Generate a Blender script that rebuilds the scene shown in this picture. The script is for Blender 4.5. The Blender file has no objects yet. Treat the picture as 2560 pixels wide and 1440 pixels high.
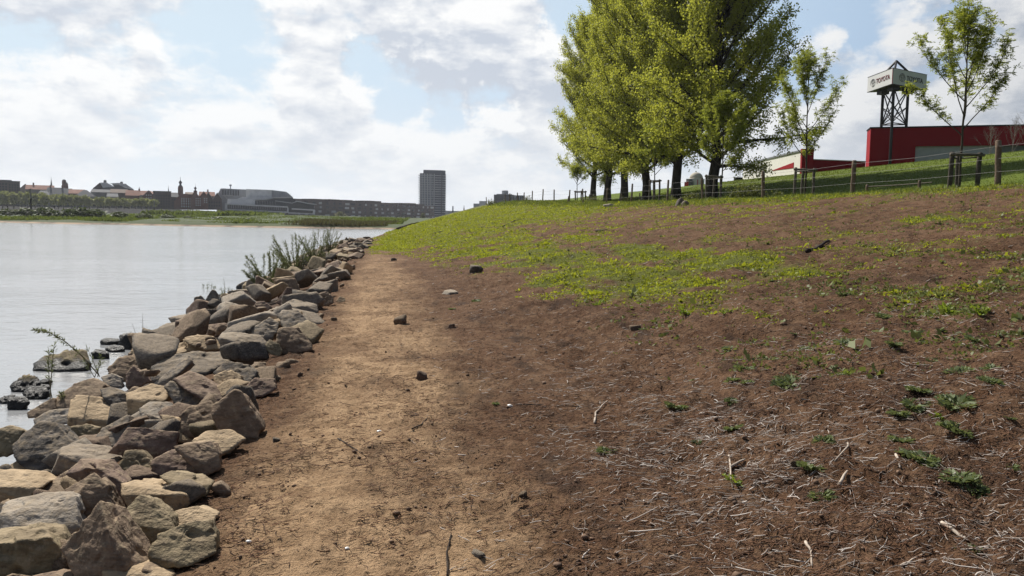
import bpy, bmesh, math, random
import numpy as np
from mathutils import Vector, Matrix
S = bpy.context.scene
COL = S.collection
R = math.radians

# ------------------------------------------------------------------ camera
CZ = 2.4                                   # eye height above the river (water is z = 0), path runs along +Y
YAW, PITCH, ROLL, SHY, F = R(9.56), R(-4.2), 0.0165, -0.01095, 1920.0
f_ = np.array([math.sin(YAW)*math.cos(PITCH), math.cos(YAW)*math.cos(PITCH), math.sin(PITCH)])
r0 = np.array([math.cos(YAW), -math.sin(YAW), 0.0]); u0 = np.cross(r0, f_)
R_ = r0*math.cos(ROLL)+u0*math.sin(ROLL); U_ = np.cross(R_, f_)
cam = bpy.data.objects.new('camera', bpy.data.cameras.new('camera')); COL.objects.link(cam)
cam.matrix_world = Matrix(((R_[0], U_[0], -f_[0], 0), (R_[1], U_[1], -f_[1], 0), (R_[2], U_[2], -f_[2], CZ), (0, 0, 0, 1)))
cam.data.lens = 27; cam.data.sensor_width = 36; cam.data.shift_y = SHY
cam.data.clip_start = 0.05; cam.data.clip_end = 20000
S.camera = cam
S.view_settings.view_transform = 'Standard'; S.view_settings.look = 'None'
S.view_settings.exposure = 0.42; S.view_settings.gamma = 1.0
S.render.engine = 'CYCLES'; S.cycles.max_bounces = 6; S.cycles.transparent_max_bounces = 8
S.cycles.diffuse_bounces = 4; S.cycles.glossy_bounces = 3; S.cycles.transmission_bounces = 3
S.cycles.caustics_reflective = False; S.cycles.caustics_refractive = False

def ray(px, py):
    """direction with unit forward component through a pixel of the 2560x1440 photograph"""
    return f_ + R_*((px-1280)/F) - U_*((py-720-SHY*2560)/F)
def P(px, py, D):
    return np.array([0, 0, CZ]) + ray(px, py)*D
def pix(p):
    d = np.asarray(p, float)-np.array([0, 0, CZ]); w = d@f_
    return 1280+F*(d@R_)/w, 720+SHY*2560-F*(d@U_)/w, w

# ------------------------------------------------------------------ sun and sky
SUN_AZ, SUN_EL = R(-25), R(46)            # azimuth from +Y towards +X
sd = Vector((math.sin(SUN_AZ)*math.cos(SUN_EL), math.cos(SUN_AZ)*math.cos(SUN_EL), math.sin(SUN_EL)))
sun = bpy.data.objects.new('sun', bpy.data.lights.new('sun', 'SUN')); COL.objects.link(sun)
sun.data.energy = 5.0; sun.data.angle = R(0.5); sun.data.color = (1.0, 0.95, 0.87)
sun.rotation_euler = (-sd).to_track_quat('-Z', 'Y').to_euler()

W = bpy.data.worlds.new("World"); S.world = W; W.use_nodes = True
class NT:
    """short-hand for node trees"""
    def __init__(s, t): s.t = t; t.nodes.clear()
    def n(s, typ, ins=None, **kw):
        x = s.t.nodes.new(typ)
        for k, v in kw.items(): setattr(x, k, v)
        for k, v in (ins or {}).items(): s.put(x.inputs[k], v)
        return x
    def put(s, sock, v):
        if isinstance(v, bpy.types.NodeSocket): s.t.links.new(v, sock)
        elif isinstance(v, bpy.types.Node): s.t.links.new(v.outputs[0], sock)
        else:
            if hasattr(sock.default_value, '__len__') and not isinstance(v, str):
                v = tuple(v); n = len(sock.default_value)
                sock.default_value = v + (1.0,)*(n-len(v))
            else: sock.default_value = v
    def m(s, op, a, b=None, c=None, clamp=False):
        x = s.n('ShaderNodeMath', operation=op, use_clamp=clamp)
        for i, v in enumerate((a, b, c)):
            if v is not None: s.put(x.inputs[i], v)
        return x.outputs[0]
    def vm(s, op, a, b=None, scale=None):
        x = s.n('ShaderNodeVectorMath', operation=op)
        s.put(x.inputs[0], a)
        if b is not None: s.put(x.inputs[1], b)
        if scale is not None: s.put(x.inputs['Scale'], scale)
        return x.outputs['Value'] if op in ('DOT_PRODUCT', 'LENGTH') else x.outputs[0]
    def mix(s, f, a, b, mode='MIX'):
        x = s.n('ShaderNodeMix', data_type='RGBA', blend_type=mode)
        s.put(x.inputs[0], f); s.put(x.inputs[6], a); s.put(x.inputs[7], b)
        return x.outputs[2]
    def rng(s, v, a, b, c=0.0, d=1.0, smooth=True):
        x = s.n('ShaderNodeMapRange', interpolation_type='SMOOTHSTEP' if smooth else 'LINEAR', clamp=True)
        for i, q in enumerate((v, a, b, c, d)): s.put(x.inputs[i], q)
        return x.outputs[0]
    def noise(s, vec, scale, detail=3, rough=0.5, dist=0.0, dim='3D', w=None):
        x = s.n('ShaderNodeTexNoise', noise_dimensions=dim)
        if vec is not None: s.put(x.inputs['Vector'], vec)
        s.put(x.inputs['Scale'], scale); s.put(x.inputs['Detail'], detail); s.put(x.inputs['Roughness'], rough)
        s.put(x.inputs['Distortion'], dist)
        if w is not None: s.put(x.inputs['W'], w)
        return x.outputs[0]
def hx(r, g, b):
    f = lambda c: (c/255/12.92 if c <= 10.31 else ((c/255+0.055)/1.055)**2.4)
    return (f(r), f(g), f(b))

# cloud density as a group so that it can be sampled twice (here and a little higher up, for the shaded undersides)
cg = bpy.data.node_groups.new('cloud_density', 'ShaderNodeTree')
cg.interface.new_socket('Vector', in_out='INPUT', socket_type='NodeSocketVector')
cg.interface.new_socket('Value', in_out='OUTPUT', socket_type='NodeSocketFloat')
g = NT(cg)
gi = g.n('NodeGroupInput'); go = g.n('NodeGroupOutput')
vec = g.vm('NORMALIZE', gi.outputs[0])
wob = g.vm('SCALE', g.vm('SUBTRACT', g.n('ShaderNodeTexNoise', {'Vector': vec, 'Scale': 16.0, 'Detail': 7.0, 'Roughness': 0.6}).outputs['Color'], (.5, .5, .5)), scale=0.10)
vd = g.vm('NORMALIZE', g.vm('ADD', vec, wob))
st = g.vm('MULTIPLY', vec, (1.0, 1.0, 2.3))
base = g.noise(st, 4.6, 8, 0.58, 0.2)
fine = g.noise(st, 21.0, 6, 0.6, 0.1)
pos = neg = 0.0
def skydir(px, py):
    d = ray(px, py); return d/np.linalg.norm(d)
# (px, py, radius px, height factor, weight): where the banks of cloud and the blue gaps stand in the sky
for (px, py, rad, wt) in [(250, 60, 200, .30), (380, 180, 150, .25), (60, 210, 150, .30), (160, 330, 220, .25), (420, 330, 190, .28), (540, 240, 140, .22), (700, 130, 110, .30), (800, 90, 95, .36), (780, 270, 120, .36), (920, 280, 100, .25),
                          (1060, 30, 160, .32), (1180, 60, 160, .34), (1120, 150, 130, .30), (1230, 110, 120, .30), (1350, 180, 95, .34), (1250, 290, 110, .25), (1150, 330, 120, .20), (700, 400, 330, .16), (1250, 420, 260, .22), (300, 450, 330, .16),
                          (480, 90, 60, -.22), (590, 60, 75, -.28), (640, 170, 55, -.20), (930, 165, 55, -.36), (1010, 220, 65, -.36), (1120, 265, 60, -.34), (60, 80, 60, -.30), (230, 130, 60, -.16), (1450, 40, 90, -.45), (1240, 230, 45, -.28),
                          (2050, 60, 160, -.34), (2060, 60, 50, .22), (2030, 130, 55, .42), (2120, 130, 70, -.3), (2320, 40, 120, .46), (2460, 20, 110, .40), (2400, 110, 80, -.30), (2500, 210, 130, .45), (2420, 290, 150, .3), (2120, 270, 110, .45),
                          (2170, 110, 90, -.25), (2270, 330, 120, .3), (1960, 380, 200, .3), (2230, 15, 60, -.2), (2100, 190, 50, -.12)]:
    dt = g.vm('DOT_PRODUCT', vd, tuple(skydir(px, py)))
    a = math.atan(rad/F)
    b_ = g.rng(dt, math.cos(a*1.45), math.cos(a*0.2), 0.0, wt)
    if wt > 0: pos = g.m('SMOOTH_MAX', pos, b_, .12)
    else: neg = g.m('MINIMUM', neg, b_)
acc = g.m('ADD', g.m('ADD', pos, neg), g.m('ADD', g.m('MULTIPLY_ADD', base, 1.55, -0.80), g.m('MULTIPLY_ADD', fine, .62, -.31)))
g.put(go.inputs[0], acc)

w = NT(W.node_tree)
tc = w.n('ShaderNodeTexCoord').outputs['Generated']
nv = w.vm('NORMALIZE', tc)
skyt = w.n('ShaderNodeTexSky', sky_type='NISHITA', sun_disc=False, sun_elevation=SUN_EL, sun_rotation=SUN_AZ, air_density=1.0, dust_density=1.2, ozone_density=1.0)
skyc = w.vm('SCALE', skyt.outputs[0], scale=0.07)
zc = w.n('ShaderNodeSeparateXYZ', {0: nv}).outputs[2]
up = w.m('MAXIMUM', zc, 0.0)
prox = w.vm('DOT_PRODUCT', nv, tuple(sd))
near = w.rng(prox, -0.12, 0.72)            # 1 towards the sun
hot = w.m('MULTIPLY', w.rng(prox, 0.45, 0.88), w.rng(zc, .30, .55, 1.0, 0.0))
d0 = w.n('ShaderNodeGroup'); d0.node_tree = cg; w.put(d0.inputs[0], nv)
d1 = w.n('ShaderNodeGroup'); d1.node_tree = cg; w.put(d1.inputs[0], w.vm('ADD', nv, (sd[0]*.016, sd[1]*.016, 0.026)))
over = w.m('MULTIPLY_ADD', w.rng(zc, .36, .62), -.85, 1.0)      # clouds thinned overhead, out of view, to cut the light from above
alpha = w.m('MULTIPLY', w.rng(d0.outputs[0], -0.10, 0.25), over)
thick = w.m('ADD', w.m('MULTIPLY_ADD', w.m('SUBTRACT', d1.outputs[0], d0.outputs[0]), 3.3, .25), w.m('MULTIPLY', w.rng(d0.outputs[0], .12, .55), .45), clamp=True)
thick = w.m('MULTIPLY', thick, w.m('MULTIPLY_ADD', hot, -.22, 1.0))
lit = w.mix(near, (0.20, 0.22, 0.26), (0.945, 0.95, 0.95))
shd = w.mix(near, (0.09, 0.11, 0.14), (0.50, 0.56, 0.66))
cloud = w.mix(thick, lit, shd)
veil = w.mix(near, (0.05, 0.09, 0.17), (0.50, 0.66, 0.86)); veil = w.mix(hot, veil, (0.68, 0.81, .91))
veilf = w.rng(up, 0.18, 0.60, 0.92, 0.10)
clear = w.mix(veilf, skyc, veil)
c2 = w.mix(alpha, clear, cloud)
# pale haze low over the horizon
hz = w.mix(w.rng(prox, -0.15, 0.50), (0.16, 0.18, 0.22), (0.83, 0.855, 0.88))
c3 = w.mix(w.m('MULTIPLY', w.rng(up, 0.0, 0.20, 1.0, 0.0), 0.74), c2, hz)
bg = w.n('ShaderNodeBackground', {'Color': c3, 'Strength': 0.78})
w.n('ShaderNodeOutputWorld', {'Surface': bg.outputs[0]})
# ------------------------------------------------------------------ helpers
rs = np.random.RandomState(7)
def tag(o, label=None, cat=None, group=None, kind=None):
    for k, v in (('label', label), ('category', cat), ('group', group), ('kind', kind)):
        if v is not None: o[k] = v
    return o
def empty(name, loc=(0, 0, 0), rz=0.0, label=None, cat=None, group=None):
    o = bpy.data.objects.new(name, None); COL.objects.link(o)
    o.empty_display_size = .2; o.location = loc; o.rotation_euler = (0, 0, rz)
    return tag(o, label, cat, group)
def link(name, me, mat=None, parent=None, loc=None):
    o = bpy.data.objects.new(name, me); COL.objects.link(o)
    if mat is not None and not me.materials: me.materials.append(mat)
    if parent is not None: o.parent = parent
    if loc is not None: o.location = loc
    return o
def mesh_np(name, V, quads=None, tris=None, mat=None, parent=None, smooth=False, attrs=None):
    """one mesh object out of arrays"""
    me = bpy.data.meshes.new(name)
    V = np.asarray(V, np.float32); me.vertices.add(len(V)); me.vertices.foreach_set('co', V.ravel())
    q = np.zeros((0, 4), np.int32) if quads is None else np.asarray(quads, np.int32).reshape(-1, 4)
    t = np.zeros((0, 3), np.int32) if tris is None else np.asarray(tris, np.int32).reshape(-1, 3)
    me.loops.add(q.size+t.size); me.loops.foreach_set('vertex_index', np.concatenate([q.ravel(), t.ravel()]))
    me.polygons.add(len(q)+len(t))
    me.polygons.foreach_set('loop_start', np.concatenate([np.arange(len(q))*4, q.size+np.arange(len(t))*3]).astype(np.int32))
    if smooth: me.polygons.foreach_set('use_smooth', np.ones(len(q)+len(t), bool))
    for k, arr in (attrs or {}).items():
        arr = np.asarray(arr, np.float32)
        if arr.ndim == 1:
            a = me.attributes.new(k, 'FLOAT', 'POINT'); a.data.foreach_set('value', arr)
        else:
            a = me.attributes.new(k, 'FLOAT_COLOR', 'POINT'); a.data.foreach_set('color', arr.ravel())
    me.update(calc_edges=True); me.validate()
    return link(name, me, mat, parent)

def _h(ix, iy, s):
    h = (ix.astype(np.int64)*374761393+iy.astype(np.int64)*668265263+s*2147483647) & 0xffffffff
    h = ((h ^ (h >> 13))*1274126177) & 0xffffffff
    return ((h ^ (h >> 16)) & 0xffff)/65535.0
def vn(x, y, s=0):
    """gradient noise about -0.7..0.7"""
    x0 = np.floor(x); y0 = np.floor(y); fx = x-x0; fy = y-y0
    ux = fx*fx*fx*(fx*(fx*6-15)+10); uy = fy*fy*fy*(fy*(fy*6-15)+10)
    def gr(i, j):
        a = _h(x0+i, y0+j, s)*2*np.pi
        return np.cos(a)*(fx-i)+np.sin(a)*(fy-j)
    return (gr(0, 0)*(1-ux)+gr(1, 0)*ux)*(1-uy)+(gr(0, 1)*(1-ux)+gr(1, 1)*ux)*uy
def fbm(x, y, s=0, o=4, r=.5):
    t = 0; a = 1.0
    for k in range(o): t = t+a*vn(x*2**k+k*17.3, y*2**k-k*9.1, s+k); a *= r
    return t
def sst(a, b, x):
    t = np.clip((x-a)/(b-a), 0, 1); return t*t*(3-2*t)

class MB:
    """collects simple solids into one mesh"""
    def __init__(s): s.v = []; s.f = []
    def add(s, vs, fs):
        n = len(s.v); s.v += [tuple(map(float, p)) for p in vs]; s.f += [tuple(i+n for i in f) for f in fs]
    def box(s, a, b):
        x0, y0, z0 = a; x1, y1, z1 = b
        s.add([(x0, y0, z0), (x1, y0, z0), (x1, y1, z0), (x0, y1, z0), (x0, y0, z1), (x1, y0, z1), (x1, y1, z1), (x0, y1, z1)],
              [(0, 3, 2, 1), (4, 5, 6, 7), (0, 1, 5, 4), (1, 2, 6, 5), (2, 3, 7, 6), (3, 0, 4, 7)])
    def prism(s, pts, d):
        """closed polygon pts (3D) swept by vector d"""
        n = len(pts); pts = [np.asarray(p, float) for p in pts]; d = np.asarray(d, float)
        s.add(pts+[p+d for p in pts], [tuple(range(n))[::-1], tuple(range(n, 2*n))]+[(i, (i+1) % n, n+(i+1) % n, n+i) for i in range(n)])
    def tube(s, pts, rad, k=6, cap=True):
        pts = [Vector(p) for p in pts]; n = len(s.v)
        rad = [rad]*len(pts) if not hasattr(rad, '__len__') else rad
        for i, p in enumerate(pts):
            t = (pts[min(i+1, len(pts)-1)]-pts[max(i-1, 0)]).normalized()
            a = t.orthogonal().normalized() if abs(t.z) > .9 else t.cross(Vector((0, 0, 1))).normalized()
            b = t.cross(a)
            if abs(t.z) > .9: a = Vector((1, 0, 0)); a = (a-t*a.dot(t)).normalized(); b = t.cross(a)
            for j in range(k):
                q = p+(a*math.cos(2*math.pi*j/k)+b*math.sin(2*math.pi*j/k))*rad[i]; s.v.append(tuple(q))
        for i in range(len(pts)-1):
            for j in range(k):
                s.f.append((n+i*k+j, n+i*k+(j+1) % k, n+(i+1)*k+(j+1) % k, n+(i+1)*k+j))
        if cap:
            s.f.append(tuple(n+j for j in range(k))[::-1]); s.f.append(tuple(n+(len(pts)-1)*k+j for j in range(k)))
    def lathe(s, prof, c=(0, 0, 0), k=16):
        n = len(s.v)
        for r, z in prof:
            for j in range(k):
                a = 2*math.pi*j/k; s.v.append((c[0]+r*math.cos(a), c[1]+r*math.sin(a), c[2]+z))
        for i in range(len(prof)-1):
            for j in range(k): s.f.append((n+i*k+j, n+i*k+(j+1) % k, n+(i+1)*k+(j+1) % k, n+(i+1)*k+j))
        s.f.append(tuple(n+j for j in range(k))[::-1]); s.f.append(tuple(n+(len(prof)-1)*k+j for j in range(k)))
    def build(s, name, mat, parent=None, smooth=False):
        me = bpy.data.meshes.new(name); me.from_pydata(s.v, [], s.f); me.update()
        if smooth: me.polygons.foreach_set('use_smooth', np.ones(len(me.polygons), bool))
        return link(name, me, mat, parent)

def tubes_np(paths, rads, k=3):
    """many tubes at once: paths (N, M, 3), rads (N, M) -> verts, quads"""
    Pn = np.asarray(paths, float); N, M, _ = Pn.shape
    T = np.gradient(Pn, axis=1); T /= np.linalg.norm(T, axis=2, keepdims=True)+1e-9
    ref = np.where(np.abs(T[..., 2:3]) > .85, np.array([1., 0, 0]), np.array([0, 0, 1.]))
    A = np.cross(T, ref); A /= np.linalg.norm(A, axis=2, keepdims=True)+1e-9; B = np.cross(T, A)
    ang = 2*np.pi*np.arange(k)/k
    V = Pn[:, :, None, :]+(A[:, :, None, :]*np.cos(ang)[None, None, :, None]+B[:, :, None, :]*np.sin(ang)[None, None, :, None])*np.asarray(rads)[:, :, None, None]
    idx = np.arange(N*M*k).reshape(N, M, k)
    q = np.stack([idx[:, :-1, :], np.roll(idx, -1, 2)[:, :-1, :], np.roll(idx, -1, 2)[:, 1:, :], idx[:, 1:, :]], -1)
    return V.reshape(-1, 3), q.reshape(-1, 4)
def leaves_np(C, Dn, L, Wd, fold=.15, rnd=None):
    """pointed leaf quads: centres C (N,3), directions Dn (N,3), length L, width Wd -> verts, quads"""
    rnd = rnd or rs; N = len(C)
    Dn = Dn/(np.linalg.norm(Dn, axis=1, keepdims=True)+1e-9)
    s = np.cross(Dn, rnd.normal(size=(N, 3))); s /= np.linalg.norm(s, axis=1, keepdims=True)+1e-9
    n = np.cross(Dn, s); L = np.asarray(L).reshape(-1, 1)*np.ones((N, 1)); Wd = np.asarray(Wd).reshape(-1, 1)*np.ones((N, 1))
    a = C; b = C+Dn*L*.5+s*Wd*.5+n*L*fold; c = C+Dn*L; d = C+Dn*L*.5-s*Wd*.5+n*L*fold
    V = np.stack([a, b, c, d], 1).reshape(-1, 3)
    return V, np.arange(4*N).reshape(-1, 4)

# ------------------------------------------------------------------ materials
def mat(name, build):
    m = bpy.data.materials.new(name); m.use_nodes = True; t = NT(m.node_tree)
    out = t.n('ShaderNodeOutputMaterial'); s = build(t)
    t.put(out.inputs['Surface'], s.outputs[0] if isinstance(s, bpy.types.Node) else s); return m
def bsdf(t, col, rough=.8, bump=None, bs=.5, bd=.02, spec=.3, **kw):
    ins = {'Base Color': col, 'Roughness': rough, 'Specular IOR Level': spec}; ins.update(kw)
    b = t.n('ShaderNodeBsdfPrincipled', ins)
    if bump is not None:
        t.put(b.inputs['Normal'], t.n('ShaderNodeBump', {'Height': bump, 'Strength': bs, 'Distance': bd}).outputs[0])
    return b
def oc(t): return t.n('ShaderNodeTexCoord').outputs['Object']
def gpos(t): return t.n('ShaderNodeNewGeometry').outputs['Position']
def orand(t): return t.n('ShaderNodeObjectInfo').outputs['Random']
def mottled(name, c1, c2, scale=6.0, rough=.85, bs=.4, bd=.01, spec=.2, detail=5):
    def b(t):
        v = oc(t); n = t.noise(v, scale, detail, .6); n2 = t.noise(v, scale*7, 4, .6)
        c = t.mix(t.rng(n, .3, .7), c1, c2); c = t.mix(t.m('MULTIPLY', n2, .5), c, tuple(.45*x for x in c1))
        return bsdf(t, c, rough, n2, bs, bd, spec)
    return mat(name, b)
def leafmat(name, c1, c2, trans=.45, rough=.55):
    """leaves: colour varies from leaf to leaf, light passes through"""
    def b(t):
        g = t.n('ShaderNodeNewGeometry').outputs['Random Per Island']
        a = t.n('ShaderNodeAttribute', attribute_name='tone').outputs['Fac']
        c = t.mix(t.m('ADD', t.m('MULTIPLY', g, .6), t.m('MULTIPLY', a, .4)), c1, c2)
        d = t.n('ShaderNodeBsdfPrincipled', {'Base Color': c, 'Roughness': rough, 'Specular IOR Level': .25})
        tr = t.n('ShaderNodeBsdfTranslucent', {'Color': t.mix(.35, c, (c2[0]*1.4, c2[1]*1.3, c2[2]*.6))})
        mx = t.n('ShaderNodeMixShader', {0: trans, 1: d.outputs[0], 2: tr.outputs[0]})
        return mx
    return mat(name, b)
M = {}
# ------------------------------------------------------------------ the lie of the land
_tu = np.arange(-70, 400, .05)
_pts = [(-70, -3.2), (-9, -1.3), (-4.3, 0), (-3.1, .34), (-1.5, .70), (-1.0, .77), (0, .80), (0.9, .82), (1.6, .93), (18.5, 3.75), (24, 3.8), (28, 4.1), (46, 8.05), (50, 8.5), (54, 8.5), (400, 8.4)]
_tz = np.interp(_tu, [p[0] for p in _pts], [p[1] for p in _pts])
for _ in range(3): _tz = np.convolve(np.pad(_tz, 8, mode='edge'), np.ones(17)/17, 'valid')
def shore(v): return np.interp(v, [-50, 45, 149, 170, 220, 500, 4000], [-4.3, -4.3, 2.0, 9, 35, 150, 900])
def crest(v): return np.interp(v, [-50, 37, 50, 64, 70, 94, 115, 160, 4000], [0, -.05, .08, .2, .4, 1.0, 1.35, 1.4, 1.4])
def smoothH(u, v):
    hn = np.interp(u, _tu, _tz)
    dz = crest(v)*sst(3, 16, u)*(1-sst(24, 40, u)*.95)
    hn = hn+dz
    uw = shore(v); uc = np.maximum(18.5, uw+17.0)
    t = (u-uw)/(uc-uw); zc = 3.75+crest(v)
    hf = np.where(t < 0, (u-uw)*.22, zc*np.clip(t, 0, 1)**.86)
    k = sst(uc-1.5, uc+1.5, u); hf = hf*(1-k)+np.where(u > uc-1.5, np.maximum(hn, np.minimum(zc, 3.75+crest(v))), hf)*k
    wv = sst(45, 90, v)
    return hn*(1-wv)+hf*wv
def H(u, v):
    u = np.asarray(u, float); v = np.asarray(v, float)
    h = smoothH(u, v)
    sl = sst(.9, 2.2, u)*(1-sst(17, 22, u))              # rough bare slope
    pa = sst(-1.8, -1.0, u)*(1-sst(.9, 1.6, u))           # trodden path
    fd = 1-sst(25, 60, v)
    h = h+fbm(u*.33, v*.33, 3, 3)*(.13*sl+.035*pa)+.075*sl*fbm(u*1.3, v*1.3, 9, 3)
    h = h-.24*sst(-1.15, -1.6, u)*0-.24*(1-sst(-1.75, -1.25, u))*sst(-5.1, -4.4, u)*(1-sst(50, 58, v))
    m = fbm(u*4.2, v*4.2, 21, 4, .55)
    h = h+fd*(sl*.040+pa*.025)*m + fd*(sl*.018+pa*.017)*fbm(u*15, v*15, 31, 3, .6)
    h = h+fd*pa*-.02*np.clip(fbm(u*2.3+4, v*1.2, 44, 3)-.22, 0, 1)*4*.5
    return h
def hit(px, py, off=0.0, vmax=400):
    """where the ray through a pixel meets the ground"""
    d = ray(px, py); s = 1.2
    while s < vmax:
        p = np.array([0, 0, CZ])+d*s
        if p[2] < smoothH(p[0], p[1])+off:
            a, b = s*.985, s
            for _ in range(18):
                m_ = (a+b)/2; p = np.array([0, 0, CZ])+d*m_
                if p[2] < smoothH(p[0], p[1])+off: b = m_
                else: a = m_
            return p
        s *= 1.015
    return np.array([0, 0, CZ])+d*vmax
def onH(u, v): return float(H(np.array([u]), np.array([v]))[0])

def grow(a, b, s0, k):
    out = [a]
    while out[-1] < b: out.append(out[-1]+max(s0, k*abs(out[-1])))
    return np.array(out)
vr = np.concatenate([np.linspace(-14, 1.6, 40), grow(1.65, 170, .016, .0068), grow(175, 4200, 5, .07)])
uc_ = np.concatenate([-grow(1.9, 60, .03, .05)[::-1], np.arange(-1.88, 1.9, .02), grow(1.92, 130, .02, .0098), grow(132, 3800, 3, .08)])
UU, VV = np.meshgrid(uc_, vr)
ZZ = H(UU, VV)
nr, nc = UU.shape
idx = np.arange(nr*nc).reshape(nr, nc)
quads = np.stack([idx[:-1, :-1], idx[:-1, 1:], idx[1:, 1:], idx[1:, :-1]], -1).reshape(-1, 4)

# green ground cover: patches as they lie on the bank, measured on the photograph and kept as places on the ground
BLOBS = []
def blob(px, py, rx, ry, wt):
    c = hit(px, py); a = hit(px+rx, py); b = hit(px, py-ry); d_ = hit(px, min(py+ry, 1430))
    BLOBS.append((c[0], c[1], max(.25, 1.2*abs(a[0]-c[0])), max(.4, 1.4*(abs(b[1]-c[1])*.5+abs(c[1]-d_[1])*.5)), min(1, wt*1.12)))
for q in [(1500, 675, 170, 40, 1.0), (1700, 640, 170, 36, .9), (1330, 640, 150, 30, .75), (1180, 625, 120, 25, .55), (1420, 720, 110, 30, .6), (1600, 715, 120, 30, .45), (1240, 600, 130, 30, .5),
          (1090, 590, 90, 22, .8), (1000, 600, 60, 14, 1.0), (1150, 565, 100, 18, .85), (1300, 545, 160, 18, .6), (1480, 600, 120, 18, .45), (1250, 522, 150, 12, .8), (1450, 520, 170, 10, .65),
          (1440, 560, 110, 14, .3), (2320, 552, 45, 9, .75), (2440, 545, 55, 10, .65), (2010, 672, 45, 9, .5), (2110, 650, 60, 9, .42), (1950, 620, 60, 11, .25), (2150, 600, 70, 12, .22), (2350, 590, 60, 12, .2), (2330, 700, 80, 14, .24), (2200, 700, 70, 12, .24), (1480, 755, 50, 12, .3), (950, 625, 40, 10, .8)]:
    blob(*q)
def green(u, v):
    s = np.zeros_like(u)
    for (cu, cv, ru, rv, wt) in BLOBS:
        s = np.maximum(s, wt*np.exp(-(((u-cu)/ru)**2+((v-cv)/rv)**2)*.8))
    n = fbm(u*.9, v*.5, 61, 4, .6)
    top = sst(15.6, 17.8, u+.9*n)*(1-sst(24, 28, u))*(1-sst(60, 90, v)*.2)     # fringe under the fence
    far = sst(34, 62, v)*sst(-.6, 2.5, u)*.85
    thin = .17*sst(2.5, 5, u)*sst(5, 9, v)
    s = np.maximum(np.maximum(s, top*.8), np.maximum(far, thin))
    s = s*(.25+.75*sst(.9, 1.5, u+sst(30, 50, v)*3))
    return np.clip(s*(1.1+1.0*n)+.28*n*(s > .10), 0, 1)
GR = green(UU, VV)
path = sst(-1.15, -.35, UU+.35*fbm(UU*.8, VV*.8, 5))*(1-sst(.25, 1.1, UU+.45*fbm(UU*.9, VV*.6, 8, 4)))*(1-sst(9, 24, VV)*.35)*(1-sst(26, 44, VV))
path = np.clip(path*(.82+.9*fbm(UU*1.1, VV*.7, 71, 4)), 0, 1)
lawn = sst(22, 25, UU+.6*fbm(UU*.5, VV*.5, 4))
wetm = 1-sst(.0, .35, ZZ)
mask = np.stack([path, GR, wetm, lawn], -1).reshape(-1, 4)

def b_ground(t):
    p = gpos(t); at = t.n('ShaderNodeAttribute', attribute_name='mask')
    sp = t.n('ShaderNodeSeparateColor', {0: at.outputs['Color']}); pth, grn, wet = sp.outputs[0], sp.outputs[1], sp.outputs[2]
    lw = at.outputs['Alpha']
    n1 = t.noise(p, .55, 4, .6); n2 = t.noise(p, 5.0, 6, .65); n3 = t.noise(p, 34, 5, .68); n4 = t.noise(p, 150, 3, .6)
    st = t.noise(t.vm('MULTIPLY', p, (1.0, .45, 1.0)), 3.2, 5, .62)
    soil = t.mix(t.rng(n1, .34, .66), (.092, .047, .025), (.150, .083, .047))
    soil = t.mix(t.rng(n2, .42, .68), soil, (.190, .115, .068))
    soil = t.mix(t.rng(st, .52, .70, 0, .75), soil, (.042, .027, .020))
    soil = t.mix(t.rng(n3, .50, .64, 0, .8), soil, (.034, .022, .016))
    soil = t.mix(t.rng(n4, .56, .70, 0, .6), soil, (.27, .19, .135)); soil = t.mix(t.rng(n4, .30, .42, .65, 0), soil, (.030, .019, .013))
    sand = t.mix(t.rng(n2, .36, .64), (.300, .192, .108), (.46, .308, .180))
    sand = t.mix(t.rng(st, .54, .70, 0, .5), sand, (.095, .062, .040))
    sand = t.mix(t.rng(n3, .52, .70, 0, .75), sand, (.065, .043, .030))
    sand = t.mix(t.rng(n4, .56, .72, 0, .5), sand, (.52, .40, .27)); sand = t.mix(t.rng(n4, .32, .43, .6, 0), sand, (.085, .053, .034))
    c = t.mix(pth, soil, sand)
    moss = t.mix(t.rng(n3, .35, .65), (.075, .092, .018), (.145, .165, .034))
    c = t.mix(t.rng(t.m('ADD', grn, t.m('MULTIPLY_ADD', n3, .8, -.40)), .22, .70, 0, .88), c, moss)
    lx = t.noise(p, 9, 5, .7); l2 = t.noise(p, .35, 4, .6); l3 = t.noise(t.vm('MULTIPLY', p, (1., 1., .4)), 60, 3, .7)
    gr = t.mix(t.rng(l2, .3, .7), (.085, .120, .016), (.125, .160, .026)); gr = t.mix(t.rng(lx, .5, .75, 0, .8), gr, (.11, .13, .035))
    gr = t.mix(t.rng(l3, .5, .72, 0, .7), gr, (.022, .038, .008))
    c = t.mix(lw, c, gr)
    c = t.mix(t.m('MULTIPLY', wet, .75), c, (.022, .019, .015))
    rough = t.m('MULTIPLY_ADD', wet, -.45, .92)
    h = t.m('ADD', t.m('ADD', t.m('MULTIPLY', n2, .7), t.m('MULTIPLY', n3, .5)), t.m('ADD', t.m('MULTIPLY', n4, .18), t.m('MULTIPLY', t.m('ABSOLUTE', t.m('SUBTRACT', st, .5)), .8)))
    return bsdf(t, c, rough, h, 1.0, .075, .06)
M['ground'] = mat('bank_soil', b_ground)
tag(mesh_np('ground', np.stack([UU, VV, ZZ], -1).reshape(-1, 3), quads, None, M['ground'], None, True, {'mask': mask}), kind='structure')

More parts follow.
